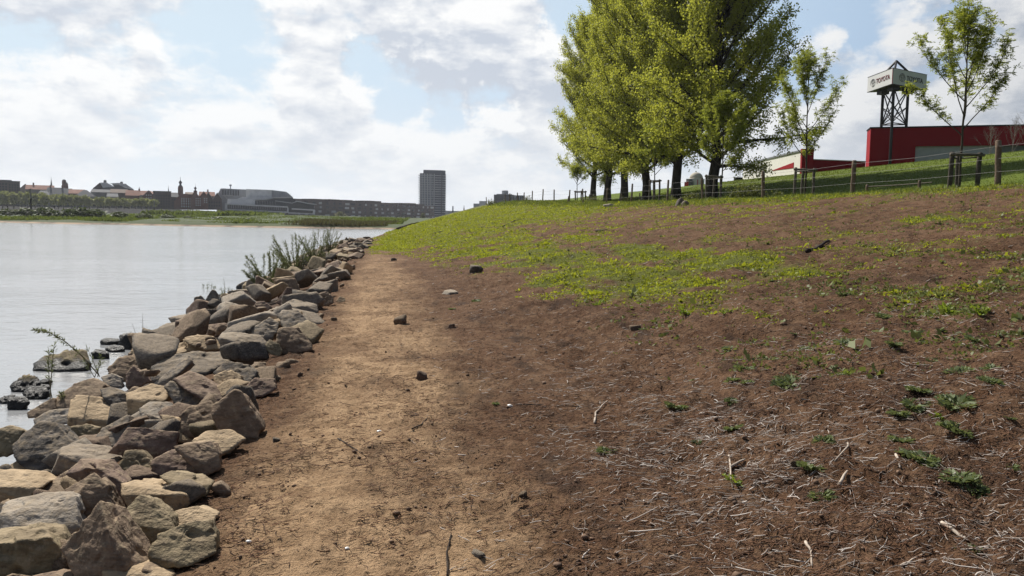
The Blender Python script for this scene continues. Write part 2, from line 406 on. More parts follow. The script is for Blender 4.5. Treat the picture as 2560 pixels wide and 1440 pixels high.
# ------------------------------------------------------------------ river
def b_water(t):
    p = gpos(t)
    q = t.vm('MULTIPLY', p, (1.0, 1.5, 1.0))
    w1 = t.noise(q, .55, 3, .55, .6); w2 = t.noise(q, 2.6, 4, .6, .5); w3 = t.noise(q, 9.0, 3, .6)
    pat = t.rng(t.noise(t.vm('MULTIPLY', p, (.5, 1.6, 1.0)), .05, 3, .5), .35, .65, .45, 1.0)
    h = t.m('MULTIPLY', t.m('ADD', t.m('ADD', t.m('MULTIPLY', w1, .55), t.m('MULTIPLY', w2, .22)), t.m('MULTIPLY', w3, .05)), pat)
    return bsdf(t, (.27, .275, .28), .12, h, .6, .16, .5, IOR=1.65)
M['water'] = mat('river_water', b_water)
xs = np.array([-5000, 5000.]); 
tag(mesh_np('river', [(-5000, -60, 0), (5000, -60, 0), (5000, 6500, 0), (-5000, 6500, 0)], [(0, 1, 2, 3)], None, M['water']), kind='structure')
# ------------------------------------------------------------------ riprap rocks along the water
def ico(n):
    bm = bmesh.new(); bmesh.ops.create_icosphere(bm, subdivisions=n, radius=1.0)
    v = np.array([x.co[:] for x in bm.verts]); f = np.array([[q.index for q in p.verts] for p in bm.faces]); bm.free(); return v, f
ICO = {k: ico(k) for k in (3, 4, 5, 6)}
def n3(p, s, seed):
    """cheap 3D noise from three planes"""
    x, y, z = p.T*s
    return (vn(x+.37*z, y+.21*z, seed)+vn(y+.31*x, z-.19*x, seed+5)+vn(z+.27*y, x+.33*y, seed+9))/1.7
def f3(p, s, seed, o=4):
    return sum(n3(p, s*2**k, seed+13*k)*.5**k for k in range(o))
def rock_mesh(pl_n, pl_d, size, lod, seed, strat=None, rough=1.0):
    """polyhedron given by planes (normal, distance from the centre) -> dense worn rock surface"""
    dv, fc = ICO[lod]
    q = np.maximum(dv@pl_n.T, 1e-4)/pl_d[None, :]
    k = 150.0
    m = q.max(1); r = 1.0/(m+np.log(np.exp(k*(q-m[:, None])/m[:, None]).sum(1))/k*m*.55)
    p = dv*r[:, None]
    s = np.asarray(strat if strat is not None else (0.2, .3, .93)); s = s/np.linalg.norm(s)
    a = p@s/size
    lay = np.abs(((a*7+.8*n3(p/size, 1.6, seed+3)) % 1.0)-.5)
    d = .014*f3(p/size, 1.9, seed, 3)+.017*f3(p/size, 6.5, seed+31, 4)-.011*np.clip(.12-lay, 0, 1)/.12*sst(-.15, .3, n3(p/size, 2.2, seed+8))
    chip = np.clip(n3(p/size, 2.6, seed+77)-.22, 0, .22)
    q2 = np.sort(q, 1)[:, -2]; edge_ = np.exp(-((m-q2)/m)*13.0)
    d = d-edge_*(.42*chip+.05*np.clip(n3(p/size, 5.5, seed+51)+.15, 0, .6))
    return p*(1+(d*rough*size/np.maximum(r, .25*size))[:, None]), fc
def b_rock(c1, c2, dirt=.35):
    def b(t):
        v = oc(t); r = orand(t)
        vv = t.vm('ADD', v, t.vm('SCALE', (7.3, 3.1, 5.7), scale=r))
        n1 = t.noise(vv, 4.5, 6, .62); n2 = t.noise(vv, 20, 5, .68); ns = t.noise(t.vm('MULTIPLY', vv, (3., 3., 13.)), 2.4, 5, .6); n3_ = t.noise(vv, 90, 3, .6)
        c = t.mix(t.rng(n1, .32, .66), c1, c2)
        c = t.mix(t.rng(ns, .45, .62, 0, .55), c, tuple(.55*x for x in c1))
        c = t.mix(t.rng(n2, .52, .68, 0, .6), c, (.34, .27, .18))
        c = t.mix(t.rng(n2, .30, .44, .55, 0), c, (.055, .045, .040))
        # earth lodged on the upper faces, olive slime low down
        g_ = t.n('ShaderNodeNewGeometry'); up_ = t.n('ShaderNodeSeparateXYZ', {0: g_.outputs['Normal']}).outputs[2]
        c = t.mix(t.m('MULTIPLY', t.rng(t.m('ADD', up_, t.m('MULTIPLY_ADD', n2, 1.3, -.65)), .62, .95), dirt), c, (.36, .27, .17))
        z = t.n('ShaderNodeSeparateXYZ', {0: g_.outputs['Position']}).outputs[2]
        wl = t.rng(t.m('ADD', z, t.m('MULTIPLY_ADD', n1, .22, -.11)), .06, .20, 1, 0)
        c = t.mix(wl, c, (.017, .015, .013))
        h = t.m('ADD', t.m('ADD', t.m('MULTIPLY', n2, .6), t.m('MULTIPLY', ns, .7)), t.m('MULTIPLY', n3_, .2))
        return bsdf(t, c, t.m('MULTIPLY_ADD', wl, -.38, .86), h, .9, .028, t.m('MULTIPLY_ADD', wl, .2, .18))
    return b
TONE = {'tan': ((.285, .205, .122), (.41, .305, .19)), 'grey': ((.145, .122, .098), (.225, .192, .155)), 'dark grey': ((.078, .068, .058), (.140, .123, .104)),
        'brown': ((.135, .094, .062), (.22, .158, .108)), 'reddish': ((.118, .076, .056), (.185, .128, .098)), 'pale grey': ((.235, .205, .170), (.33, .29, .24)), 'olive': ((.145, .112, .066), (.23, .185, .112))}
TONE = {k_: tuple(tuple(1.22*x for x in c_) for c_ in v_) for k_, v_ in TONE.items()}
for k_, (a_, b_) in TONE.items(): M['rock_'+k_] = mat('stone_'+k_.replace(' ', '_'), b_rock(a_, b_))
def b_wet(line):
    def b(t):
        p_ = gpos(t); z = t.n('ShaderNodeSeparateXYZ', {0: p_}).outputs[2]; n1 = t.noise(p_, 9, 5, .65); n2 = t.noise(p_, 40, 4, .65)
        k = t.rng(t.m('ADD', z, t.m('MULTIPLY_ADD', n1, .14, -.07)), line-.02, line+.05)
        dry = t.mix(t.rng(n1, .35, .65), (.11, .082, .052), (.24, .185, .11)); dry = t.mix(t.rng(n2, .55, .66, 0, .8), dry, (.15, .17, .03))
        c = t.mix(k, t.mix(n2, (.010, .009, .008), (.028, .025, .021)), dry)
        return bsdf(t, c, t.m('MULTIPLY_ADD', k, .45, .42), t.m('ADD', n1, t.m('MULTIPLY', n2, .5)), 1.0, .05, .25)
    return b
M['wet_stone'] = mat('wet_stone', b_wet(3.0)); M['half_wet_stone'] = mat('half_wet_stone', b_wet(.13))
GROUP = 'rocks heaped along the water'

from mathutils.geometry import normal as _nrm
def rock_from_hull(pts, lod, seed, rough=1.0):
    bm = bmesh.new()
    for p in pts: bm.verts.new(p)
    bmesh.ops.convex_hull(bm, input=bm.verts); bm.normal_update()
    vs = [v for v in bm.verts if v.link_faces]
    c = Vector(np.mean([v.co[:] for v in vs], axis=0))
    nn, dd = [], []
    for f in bm.faces:
        if f.calc_area() < 1e-7: continue
        d = f.normal.dot(f.verts[0].co-c)
        if d > 1e-4: nn.append(f.normal[:]); dd.append(d)
    bm.free()
    nn = np.array(nn); dd = np.array(dd); size = float(np.max(np.linalg.norm(np.array(pts)-np.array(c), axis=1)))
    dd = np.maximum(dd, size*.16)
    rnd = np.random.RandomState(seed); st = rnd.normal(size=3)*.5+np.array([0, 0, 1.])
    v, f = rock_mesh(nn, dd, size, lod, seed, st, rough)
    return v, f, np.array(c)
# zoom frames used while measuring: A = (0,820)+p/2.323, B = (460,560)+p/3.6
fr = {'A': lambda x, y: (x/2.323, 820+y/2.323), 'B': lambda x, y: (460+x/3.6, 560+y/3.6), 'F': lambda x, y: (x, y)}
ROCKPOS = []
def pix_rock(frame, pts, tone, label, grow_=1.0, lod=5, thick=.75, name='rock', off=.03):
    px = [fr[frame](p[0], p[1])+(p[2],) for p in pts]
    lowest = max(px, key=lambda p: p[1])
    bot = np.mean([p[0] for p in px if p[1] > lowest[1]-12])
    h0 = hit(bot, min(lowest[1], 1560), off); D = (h0-np.array([0, 0, CZ]))@f_
    wdt = (max(p[0] for p in px)-min(p[0] for p in px))/F*D
    hgt = (max(p[1] for p in px)-min(p[1] for p in px))/F*D
    s = .5*(wdt+hgt)*thick
    X = [P(a, b, D+k*s) for a, b, k in px]
    kmax = max(p[2] for p in px)
    # the hidden back and underside: the outline again, further in and a little smaller
    cpt = np.mean(X, axis=0); fl = np.array([f_[0], f_[1], 0]); fl /= np.linalg.norm(fl)
    for q in list(X):
        b_ = cpt+(q-cpt)*.78; X.append(b_+fl*s*(.35+.35*kmax)+np.array([0, 0, -.12*s]))
    seed = int(abs(px[0][0]*7+px[0][1]*13)) % 9973
    v, f, c = rock_from_hull(X, lod, seed)
    o = mesh_np(name, v, None, f, M['rock_'+tone], None, True); o.location = c+np.array([0, 0, -.10*s]); o.scale = (1.1, 1.1, 1.16)
    ROCKPOS.append((c[0], c[1], .5*wdt))
    return tag(o, label, 'rock', GROUP)
A_ROCKS = [
 ([(-70, 1190, .5), (0, 1150, .7), (230, 1122, .75), (280, 1140, .6), (-60, 1230, .05), (285, 1195, .12), (440, 1370, .3), (430, 1415, .2), (120, 1440, 0), (-60, 1420, 0)], 'olive', 'big rounded boulder with a pale rim in the bottom corner by the water'),
 ([(60, 985, .85), (250, 942, .95), (400, 935, .9), (432, 965, .6), (20, 1050, .3), (22, 1150, .05), (455, 1130, .1), (440, 1050, .3), (360, 1215, 0), (225, 1120, 0)], 'pale grey', 'large pale grey block with a smooth sloping top, above the corner boulder'),
 ([(590, 1003, .5), (628, 1010, .6), (872, 1350, .5), (720, 1350, 0), (480, 1460, 0), (372, 1245, .5), (640, 1190, .05), (800, 1440, .2)], 'brown', 'steep wedge-shaped rock with a long lit right face and a black shaded side'),
 ([(880, 1260, .2), (930, 1180, .5), (1090, 1120, .8), (1200, 1105, .9), (1240, 1190, .6), (1245, 1280, .3), (1100, 1345, 0), (920, 1378, 0), (873, 1300, .1)], 'olive', 'rounded olive boulder at the path edge, last before the picture bottom'),
 ([(697, 1080, .4), (820, 960, .8), (880, 985, .8), (990, 1080, .6), (1005, 1150, .3), (870, 1250, 0), (790, 1200, 0), (760, 1120, .1)], 'olive', 'dirt-crusted olive rock between the lit wedge and the flat earthy slab'),
 ([(720, 890, .4), (800, 865, .9), (1000, 880, 1), (1110, 930, .7), (1060, 945, .1), (900, 950, 0), (1100, 985, .3), (1040, 1040, .1), (760, 1015, 0), (718, 950, .1)], 'tan', 'flat tan slab with dry earth on top, beside the path'),
 ([(930, 850, .6), (1000, 820, 1), (1140, 840, 1), (1220, 890, .6), (1200, 940, .3), (1120, 985, 0), (1080, 900, .3)], 'olive', 'slanting dirt-topped rock tucked behind the tan earthy slab at the path'),
 ([(380, 930, .5), (550, 840, .6), (620, 900, .4), (690, 1060, .3), (660, 1085, 0), (450, 1110, 0), (455, 960, .1)], 'brown', 'brown angular rock right behind the pale sloping-top block'),
 ([(150, 960, .3), (390, 812, .8), (560, 790, .9), (330, 930, .1), (370, 935, 0), (200, 975, 0)], 'brown', 'long thin rock bar lying slantwise behind the brown angular rock'),
 ([(390, 830, .6), (480, 748, .9), (590, 750, .8), (715, 880, .3), (700, 1010, 0), (625, 900, .1), (560, 800, .2)], 'reddish', 'reddish rock with a step-shaped edge left of the earthy tan slab'),
 ([(-40, 805, 1), (200, 825, .9), (292, 870, .6), (240, 905, .3), (100, 920, .1), (-30, 905, 0), (140, 975, 0), (-30, 1025, 0)], 'tan', 'broad layered tan slab at the left edge over the corner boulders'),
 ([(80, 660, .5), (150, 600, .7), (230, 533, .9), (320, 545, .9), (370, 600, .7), (420, 655, .5), (350, 740, .1), (300, 805, 0), (180, 805, 0), (100, 740, .1)], 'dark grey', 'large rough dark grey boulder on the water side'),
 ([(365, 680, .7), (440, 658, .9), (580, 670, .9), (702, 740, .5), (640, 770, .1), (480, 720, .2), (360, 720, .1), (297, 855, 0), (440, 845, 0), (520, 790, 0)], 'grey', 'grey rock with a flat bright top and undercut tan base'),
 ([(750, 568, .4), (800, 565, .4), (930, 590, .3), (1025, 590, .3), (1012, 690, 0), (890, 740, 0), (645, 700, .1), (700, 655, .05)], 'reddish', 'wide dark reddish block facing the path side in mid-heap'),
 ([(745, 540, .5), (850, 490, .8), (940, 520, .8), (980, 585, .4), (800, 592, 0)], 'grey', 'low grey rock peeping over the dark reddish block'),
 ([(522, 662, .1), (600, 570, .7), (740, 500, 1), (752, 590, .4), (690, 665, 0), (600, 675, 0)], 'grey', 'tilted grey slab leaning against the dark reddish block'),
 ([(935, 500, 1), (1010, 505, 1), (1118, 610, .6), (1102, 650, .1), (1010, 645, 0), (960, 560, .5)], 'tan', 'sunlit tan slanted rock between the reddish block and the brown rounded one'),
 ([(430, 383, 1), (560, 388, 1), (650, 448, .8), (678, 512, .2), (640, 525, 0), (408, 505, 0), (398, 555, 0), (660, 570, 0)], 'tan', 'tan slab with a layered bright top lying level'),
 ([(392, 570, .5), (500, 550, .7), (582, 570, .5), (540, 660, 0), (440, 660, 0)], 'olive', 'small olive rock under the level bright-topped slab'),
 ([(1238, 440, .3), (1370, 347, .6), (1400, 360, .7), (1527, 560, .5), (1482, 622, .1), (1280, 585, 0), (1243, 500, .05), (1500, 500, .7)], 'brown', 'big leaning brown-grey block at the path edge, plain flat face'),
 ([(1043, 500, .4), (1110, 443, .7), (1220, 418, .9), (1255, 450, .8), (1245, 540, .2), (1150, 625, 0), (1050, 595, 0)], 'brown', 'rounded brown rock with lit top left of the leaning block'),
 ([(743, 370, .5), (880, 318, 1), (972, 338, .9), (962, 400, .2), (830, 412, .1), (748, 402, .1), (758, 500, 0), (940, 445, 0), (850, 505, 0)], 'tan', 'bright tan-topped cube-like rock in the middle of the heap'),
 ([(813, 460, .5), (870, 422, .9), (980, 422, .9), (1037, 490, .4), (1000, 525, 0), (820, 505, 0)], 'pale grey', 'smooth light grey flat rock below the tan-topped cube'),
 ([(588, 350, .7), (650, 338, .9), (737, 370, .7), (737, 485, 0), (690, 505, 0), (600, 395, .1)], 'dark grey', 'dark square rock left of the tan-topped cube'),
 ([(307, 410, .5), (440, 308, .8), (540, 282, 1), (602, 320, .8), (590, 395, .2), (400, 462, 0), (318, 455, 0)], 'brown', 'large smooth brown rock by the water, left of the dark square one'),
 ([(588, 280, .8), (650, 260, 1), (697, 280, .9), (707, 342, .3), (620, 335, 0)], 'pale grey', 'small pale rock resting behind the smooth brown rock'),
 ([(878, 210, .6), (980, 140, 1), (1150, 118, 1), (1300, 122, 1), (1358, 160, .8), (1300, 205, .3), (1200, 245, .1), (1050, 260, 0), (880, 300, .1)], 'dark grey', 'very long dark grey slab across the heap'),
 ([(890, 318, .2), (1090, 155, .7), (1110, 190, .5), (1060, 235, .1), (930, 340, 0), (860, 330, .05)], 'grey', 'narrow ridge-like grey rock propped on the long dark slab'),
 ([(1008, 290, .7), (1110, 243, 1), (1250, 320, .7), (1290, 395, .3), (1230, 432, 0), (1100, 355, .1)], 'reddish', 'cracked reddish-grey rock right of the narrow grey ridge'),
 ([(955, 330, .6), (1000, 303, .8), (1195, 408, .5), (1120, 450, .05), (1040, 460, 0)], 'dark grey', 'dark slab slanting down to the right beside the tan-topped cube'),
 ([(1242, 270, .5), (1330, 235, .9), (1398, 270, .7), (1392, 335, .2), (1300, 376, 0), (1252, 335, 0)], 'tan', 'small golden tan rock near the path'),
 ([(1240, 245, .5), (1320, 182, .9), (1440, 203, .9), (1493, 242, .6), (1450, 310, .1), (1380, 350, 0)], 'dark grey', 'dark grey rock behind the golden tan one'),
 ([(1385, 372, .2), (1480, 282, .7), (1592, 288, .8), (1602, 342, .3), (1520, 390, 0), (1430, 390, 0)], 'reddish', 'flat reddish-grey rock lying at the path edge'),
 ([(1478, 280, .2), (1520, 226, .6), (1575, 232, .7), (1582, 280, .2), (1540, 300, 0)], 'reddish', 'small dark stone on the flat reddish-grey rock'),
 ([(625, 225, .3), (700, 160, .6), (760, 140, .8), (830, 200, .5), (870, 240, .2), (720, 295, 0), (640, 260, 0)], 'brown', 'brown peaked rock beside the half-sunken mossy boulder'),
 ([(735, 260, .5), (775, 215, .7), (850, 270, .6), (870, 300, .2), (760, 350, 0), (735, 330, 0)], 'reddish', 'jagged reddish rock between the brown peak and the long dark slab'),
 ([(760, 130, .4), (800, 80, .9), (880, 68, .9), (900, 110, .7), (830, 200, .1), (790, 180, 0)], 'tan', 'pale tan pointed rock near the water, behind the brown peak'),
 ([(870, 190, .3), (900, 110, .8), (1060, 75, 1), (1140, 80, 1), (1150, 112, .6), (1000, 140, .2), (890, 205, 0)], 'tan', 'sunlit tan rock with a rounded top behind the long dark slab'),
 ([(1060, 60, .6), (1160, 32, 1), (1230, 40, 1), (1295, 110, .5), (1240, 125, .1), (1100, 120, 0)], 'tan', 'bright yellowish rock left of the big overhanging block'),
 ([(-40, 590, .5), (60, 560, .9), (130, 590, .7), (80, 700, .1), (30, 735, 0), (-40, 730, 0)], 'olive', 'rock at the left edge beside the rough dark grey boulder'),
 ([(55, 790, .3), (140, 745, .8), (190, 740, .8), (207, 810, .2), (150, 825, 0), (70, 815, 0)], 'tan', 'small lit rock below the rough dark grey boulder'),
 ([(200, 520, .3), (290, 470, .8), (400, 460, .9), (400, 540, .3), (300, 560, 0), (210, 555, 0)], 'pale grey', 'pale broken rock at the waterline behind the dark boulder'),
 ([(160, 480, .3), (250, 430, .8), (310, 400, .8), (320, 460, .3), (220, 510, 0), (165, 510, 0)], 'brown', 'low brown rock at the waterline beside the smooth brown rock'),
 ([(610, 1400, .3), (650, 1360, .9), (830, 1352, 1), (950, 1385, .8), (1000, 1440, .4), (850, 1490, 0), (620, 1490, 0)], 'tan', 'tan rock with earth patches cut by the picture bottom'),
 ([(180, 1430, .4), (300, 1402, .9), (480, 1412, .9), (540, 1440, .5), (420, 1500, 0), (200, 1500, 0)], 'reddish', 'reddish flat rock peeking up at the picture bottom'),
 ([(1000, 1140, .3), (1020, 1050, .8), (1150, 1025, 1), (1260, 1070, .7), (1250, 1110, .3), (1100, 1150, 0)], 'tan', 'pale earthy rock behind the olive boulder at the path edge'),
 ([(1120, 640, .4), (1200, 590, .9), (1330, 580, 1), (1415, 635, .6), (1330, 700, .1), (1250, 735, 0), (1130, 690, 0)], 'tan', 'jagged layered tan rock under the leaning block'),
 ([(1010, 680, .3), (1100, 655, .8), (1230, 650, .8), (1270, 720, .5), (1270, 800, .2), (1180, 842, 0), (1160, 760, .1)], 'brown', 'rounded brown rock beside the path below the jagged tan rock'),
 ([(880, 760, .3), (1000, 700, .7), (1060, 700, .7), (1155, 770, .4), (1160, 830, .1), (1000, 862, 0), (900, 850, 0)], 'reddish', 'dark reddish rock between the knobbly rock and the rounded brown one'),
 ([(675, 830, .2), (730, 710, .7), (820, 702, .8), (880, 770, .5), (890, 850, .1), (800, 888, 0), (700, 880, 0)], 'olive', 'knobbly olive rock with a dirt-filled top'),
]
B_ROCKS = [
 ([(315, 1010, .4), (350, 965, .8), (450, 955, 1), (680, 985, .9), (745, 1060, .5), (700, 1110, .1), (480, 1170, 0), (360, 1130, 0), (345, 1010, .1)], 'grey', 'big overhanging block with a bright flat top'),
 ([(555, 960, .3), (770, 832, .9), (852, 882, .7), (832, 960, .3), (760, 1050, 0), (690, 990, .05)], 'grey', 'tilted slab with a lit face leaning on the big overhanging block'),
 ([(848, 800, .7), (900, 768, 1), (1020, 768, 1), (1120, 860, .7), (1155, 965, .3), (1100, 1005, 0), (900, 925, 0)], 'grey', 'big smooth grey boulder at the path, behind the tilted slab'),
 ([(848, 940, .5), (890, 922, .7), (1022, 920, .8), (1070, 1000, .5), (1142, 1060, .4), (1142, 1110, .1), (1000, 1145, 0), (880, 1145, 0), (828, 1050, .1)], 'brown', 'squarish brown-grey block at the path edge in front of the smooth boulder'),
 ([(760, 770, .3), (820, 735, .8), (930, 730, 1), (1030, 755, .7), (1000, 790, .1), (860, 800, 0)], 'pale grey', 'pale flat-topped rock on top of the heap behind the smooth boulder'),
 ([(915, 690, .7), (1000, 668, 1), (1190, 708, .8), (1202, 775, .3), (1140, 828, 0), (1080, 725, .2), (925, 735, 0)], 'grey', 'long grey rock with a slanting top next to the path'),
 ([(830, 690, .3), (930, 562, .7), (962, 565, .7), (1065, 685, .4), (900, 725, 0)], 'reddish', 'pyramid-shaped dark reddish rock'),
 ([(265, 780, .5), (380, 735, .9), (450, 755, .8), (490, 810, .4), (410, 870, 0), (280, 830, .1)], 'grey', 'grey rock with a flat lit top right of the two dark humps'),
 ([(450, 760, .5), (540, 720, .9), (610, 735, .8), (640, 800, .3), (540, 835, 0), (480, 810, 0)], 'tan', 'tan rock wedged between grey ones near the heap crest'),
 ([(555, 850, .2), (600, 800, .6), (760, 775, .8), (850, 810, .6), (840, 855, .1), (620, 870, 0)], 'dark grey', 'long dark rock behind the tilted slab'),
 ([(85, 760, .3), (95, 660, .7), (150, 640, .8), (190, 680, .5), (170, 770, 0), (100, 780, 0)], 'dark grey', 'squat dark rock with a notched top at the water'),
 ([(150, 740, .2), (250, 590, .7), (285, 600, .7), (320, 700, .4), (210, 775, 0), (140, 775, 0)], 'dark grey', 'upright dark pointed rock at the water'),
 ([(290, 680, .4), (300, 630, .8), (370, 620, .8), (380, 680, .3), (330, 695, 0)], 'dark grey', 'round dark rock just behind the upright pointed one'),
 ([(405, 720, .3), (440, 660, .8), (520, 640, .9), (605, 690, .5), (580, 735, .1), (450, 750, 0)], 'dark grey', 'broad dark rock on the crest by the small green sprigs'),
 ([(500, 650, .4), (550, 592, .8), (585, 600, .8), (625, 650, .4), (560, 670, 0)], 'reddish', 'peaked reddish rock on the crest left of the willow shrub'),
 ([(590, 670, .3), (700, 600, .9), (750, 610, .8), (740, 660, .3), (640, 690, 0)], 'reddish', 'leaning reddish slab below the willow shrub'),
 ([(0, 840, .4), (30, 790, .8), (200, 770, .9), (280, 800, .6), (230, 890, 0), (100, 860, .1)], 'dark grey', 'long low dark rock in front of the two dark humps'),
 ([(-60, 960, .3), (-30, 850, .8), (60, 830, .9), (140, 880, .5), (90, 950, 0), (0, 990, 0)], 'grey', 'grey rock at the waterline left of the small cube stone'),
 ([(155, 950, .3), (190, 900, .8), (370, 880, .9), (420, 930, .5), (290, 1005, 0), (180, 990, 0)], 'reddish', 'oblong rock with a flat reddish-grey top'),
 ([(0, 1010, .4), (120, 980, .9), (240, 990, .9), (350, 1110, .4), (200, 1120, 0), (20, 1060, 0)], 'tan', 'large golden tan rock left of the big overhanging block'),
 ([(720, 1090, .3), (770, 1035, .8), (850, 1070, .6), (880, 1130, .3), (850, 1180, 0), (770, 1150, 0)], 'olive', 'small olive rock with moss under the tilted slab'),
 ([(620, 760, .4), (650, 690, .9), (720, 690, .8), (790, 740, .5), (720, 790, 0), (650, 790, 0)], 'reddish', 'blocky reddish rock in mid-heap behind the long dark rock'),
 ([(540, 900, .3), (620, 860, .8), (700, 850, .8), (650, 920, .2), (560, 960, 0)], 'tan', 'tan slab half under the tilted slab'),
 ([(1190, 690, .3), (1210, 620, .8), (1280, 600, .9), (1340, 650, .6), (1340, 700, .2), (1270, 730, 0)], 'brown', 'brown rock near the path with a yellowish stone beside it'),
 ([(1370, 690, .3), (1400, 650, .8), (1445, 660, .7), (1450, 690, .2), (1400, 702, 0)], 'tan', 'small yellowish stone at the path edge, standing apart'),
]
for i_, (pts, tone, lab) in enumerate(A_ROCKS): pix_rock('A', pts, tone, lab, lod=6 if i_ < 16 else 5)
for pts, tone, lab in B_ROCKS: pix_rock('B', pts, tone, lab, lod=5)

# the dark wet rocks lying in the shallows
W_ROCKS = [
 ('F', [(93, 915, .5), (130, 893, .9), (205, 888, 1), (217, 915, .7), (213, 930, .2), (150, 930, 0), (95, 928, .1)], 'olive', 'half-sunken boulder with a patch of moss on top, standing in the water'),
 ('A', [(70, 345, .3), (130, 300, .8), (190, 293, .9), (225, 330, .5), (190, 370, 0), (90, 372, 0)], 'dark grey', 'wet black rock in the shallows nearest the mossy boulder'),
 ('A', [(140, 385, .3), (180, 362, .8), (250, 360, .8), (280, 385, .4), (230, 415, 0), (155, 412, 0)], 'dark grey', 'small glistening black rock in the shallows'),
 ('A', [(45, 435, .3), (90, 418, .8), (150, 420, .8), (165, 448, .3), (120, 475, 0), (55, 470, 0)], 'dark grey', 'wet flat rock at the left edge of the shallows'),
 ('A', [(-10, 425, .3), (30, 408, .7), (80, 405, .8), (85, 428, .2), (20, 440, 0)], 'dark grey', 'low wet stone behind the wet flat rock at the left'),
 ('A', [(535, 150, .3), (560, 138, .8), (610, 142, .8), (632, 165, .3), (580, 180, 0), (540, 172, 0)], 'dark grey', 'ragged wet rock in the water off the brown peaked rock'),
 ('A', [(615, 128, .3), (660, 110, .8), (715, 118, .7), (718, 135, .2), (650, 140, 0)], 'dark grey', 'flat black rock awash beside the brown cube in the water'),
 ('A', [(700, 105, .3), (702, 55, .8), (760, 47, .9), (812, 62, .7), (808, 115, .1), (730, 125, 0)], 'brown', 'brown cube-like rock at the water edge by the bare twig'),
 ('A', [(585, 80, .3), (620, 70, .8), (680, 72, .8), (690, 88, .2), (620, 98, 0)], 'dark grey', 'small stone awash among glints furthest from the shore'),
 ('A', [(225, 320, .3), (250, 308, .8), (290, 306, .7), (300, 316, .2), (250, 326, 0)], 'dark grey', 'tiny stone awash right of the wet black rock'),
 ('A', [(210, 350, .3), (240, 338, .8), (280, 342, .7), (285, 354, .2), (230, 362, 0)], 'dark grey', 'thin wet stone between the two black rocks in the shallows'),
]
for fz, pts, tone, lab in W_ROCKS:
    px = [fr[fz](p[0], p[1])+(p[2],) for p in pts]
    low = max(px, key=lambda p: p[1]); d = ray(low[0], low[1]); D = -CZ/d[2]
    wdt = (max(p[0] for p in px)-min(p[0] for p in px))/F*D; s = wdt*.5
    X = [P(a, b, D+k*s) for a, b, k in px]
    cpt = np.mean(X, axis=0)
    X += [cpt+(q-cpt)*.9+np.array([.0, .12*s, -.35*s]) for q in list(X)]
    v, f, c = rock_from_hull(X, 4, int(px[0][0]*3+px[0][1]) % 997, 1.6)
    o = mesh_np('wet_rock', v, None, f, M['wet_stone'] if 'mossy' not in lab and 'moss on' not in lab else M['half_wet_stone'], None, True); o.location = c+np.array([0, 0, .02]); o.scale = (1.25, 1.25, 1.5)
    tag(o, lab, 'rock', 'wet rocks in the shallows')

# the rest of the heap, further along: rocks dropped one by one, each with its own faces
rr = np.random.RandomState(11)
def rand_planes(rnd, asp):
    n = rnd.randint(8, 13); nn = rnd.normal(size=(n, 3)); nn /= np.linalg.norm(nn, axis=1, keepdims=True)
    base = np.array([(1, 0, 0), (-1, 0, 0), (0, 1, 0), (0, -1, 0), (0, 0, 1), (0, 0, -1)])+rnd.normal(size=(6, 3))*.22
    base /= np.linalg.norm(base, axis=1, keepdims=True)
    nn = np.vstack([base, nn[:n-3]]); dd = np.concatenate([rnd.uniform(.62, .85, 6), rnd.uniform(.8, 1.05, len(nn)-6)])
    # squash: planes of an ellipsoid-scaled body
    m = nn/np.array(asp); l = np.linalg.norm(m, axis=1); return m/l[:, None], dd/l
FAR_LIB = []
for k in range(26):
    asp = (rr.uniform(.8, 1.15), rr.uniform(.6, .95), rr.uniform(.34, .66))
    n_, d_ = rand_planes(rr, asp)
    v, f = rock_mesh(n_, d_, 1.0, 4, 400+k*7, rr.normal(size=3)*.4+np.array([0, 0, 1.]), 1.1)
    me_o = mesh_np('rock', v, None, f, None, None, True); FAR_LIB.append(me_o.data); bpy.data.objects.remove(me_o)
placed = list(ROCKPOS)
cand = []
for (v0, v1, n, smin, smax) in ((4.0, 9.5, 150, .12, .21), (9.5, 15, 210, .17, .30), (15, 25, 300, .15, .29), (25, 40, 380, .16, .30), (40, 58, 300, .17, .32)):
    for _ in range(n):
        v = rr.uniform(v0, v1); e = np.interp(v, [0, 45, 60], [-1.05, -1.0, -.7])
        u = rr.uniform(shore(v)-.15, e); cand.append((u, v, rr.uniform(smin, smax)))
far_n = 0
tones = ['grey', 'reddish', 'dark grey', 'brown', 'grey', 'reddish', 'tan', 'pale grey', 'olive', 'dark grey']
ZONES = [(0, 9.5, 'near the long dark slab'), (9.5, 13, 'behind the pyramid-shaped rock'), (13, 18, 'before the willows'), (18, 26, 'beside the willows'), (26, 38, 'beyond the willows'), (38, 70, 'near the heap tip')]
cand.sort(key=lambda c: -c[2])
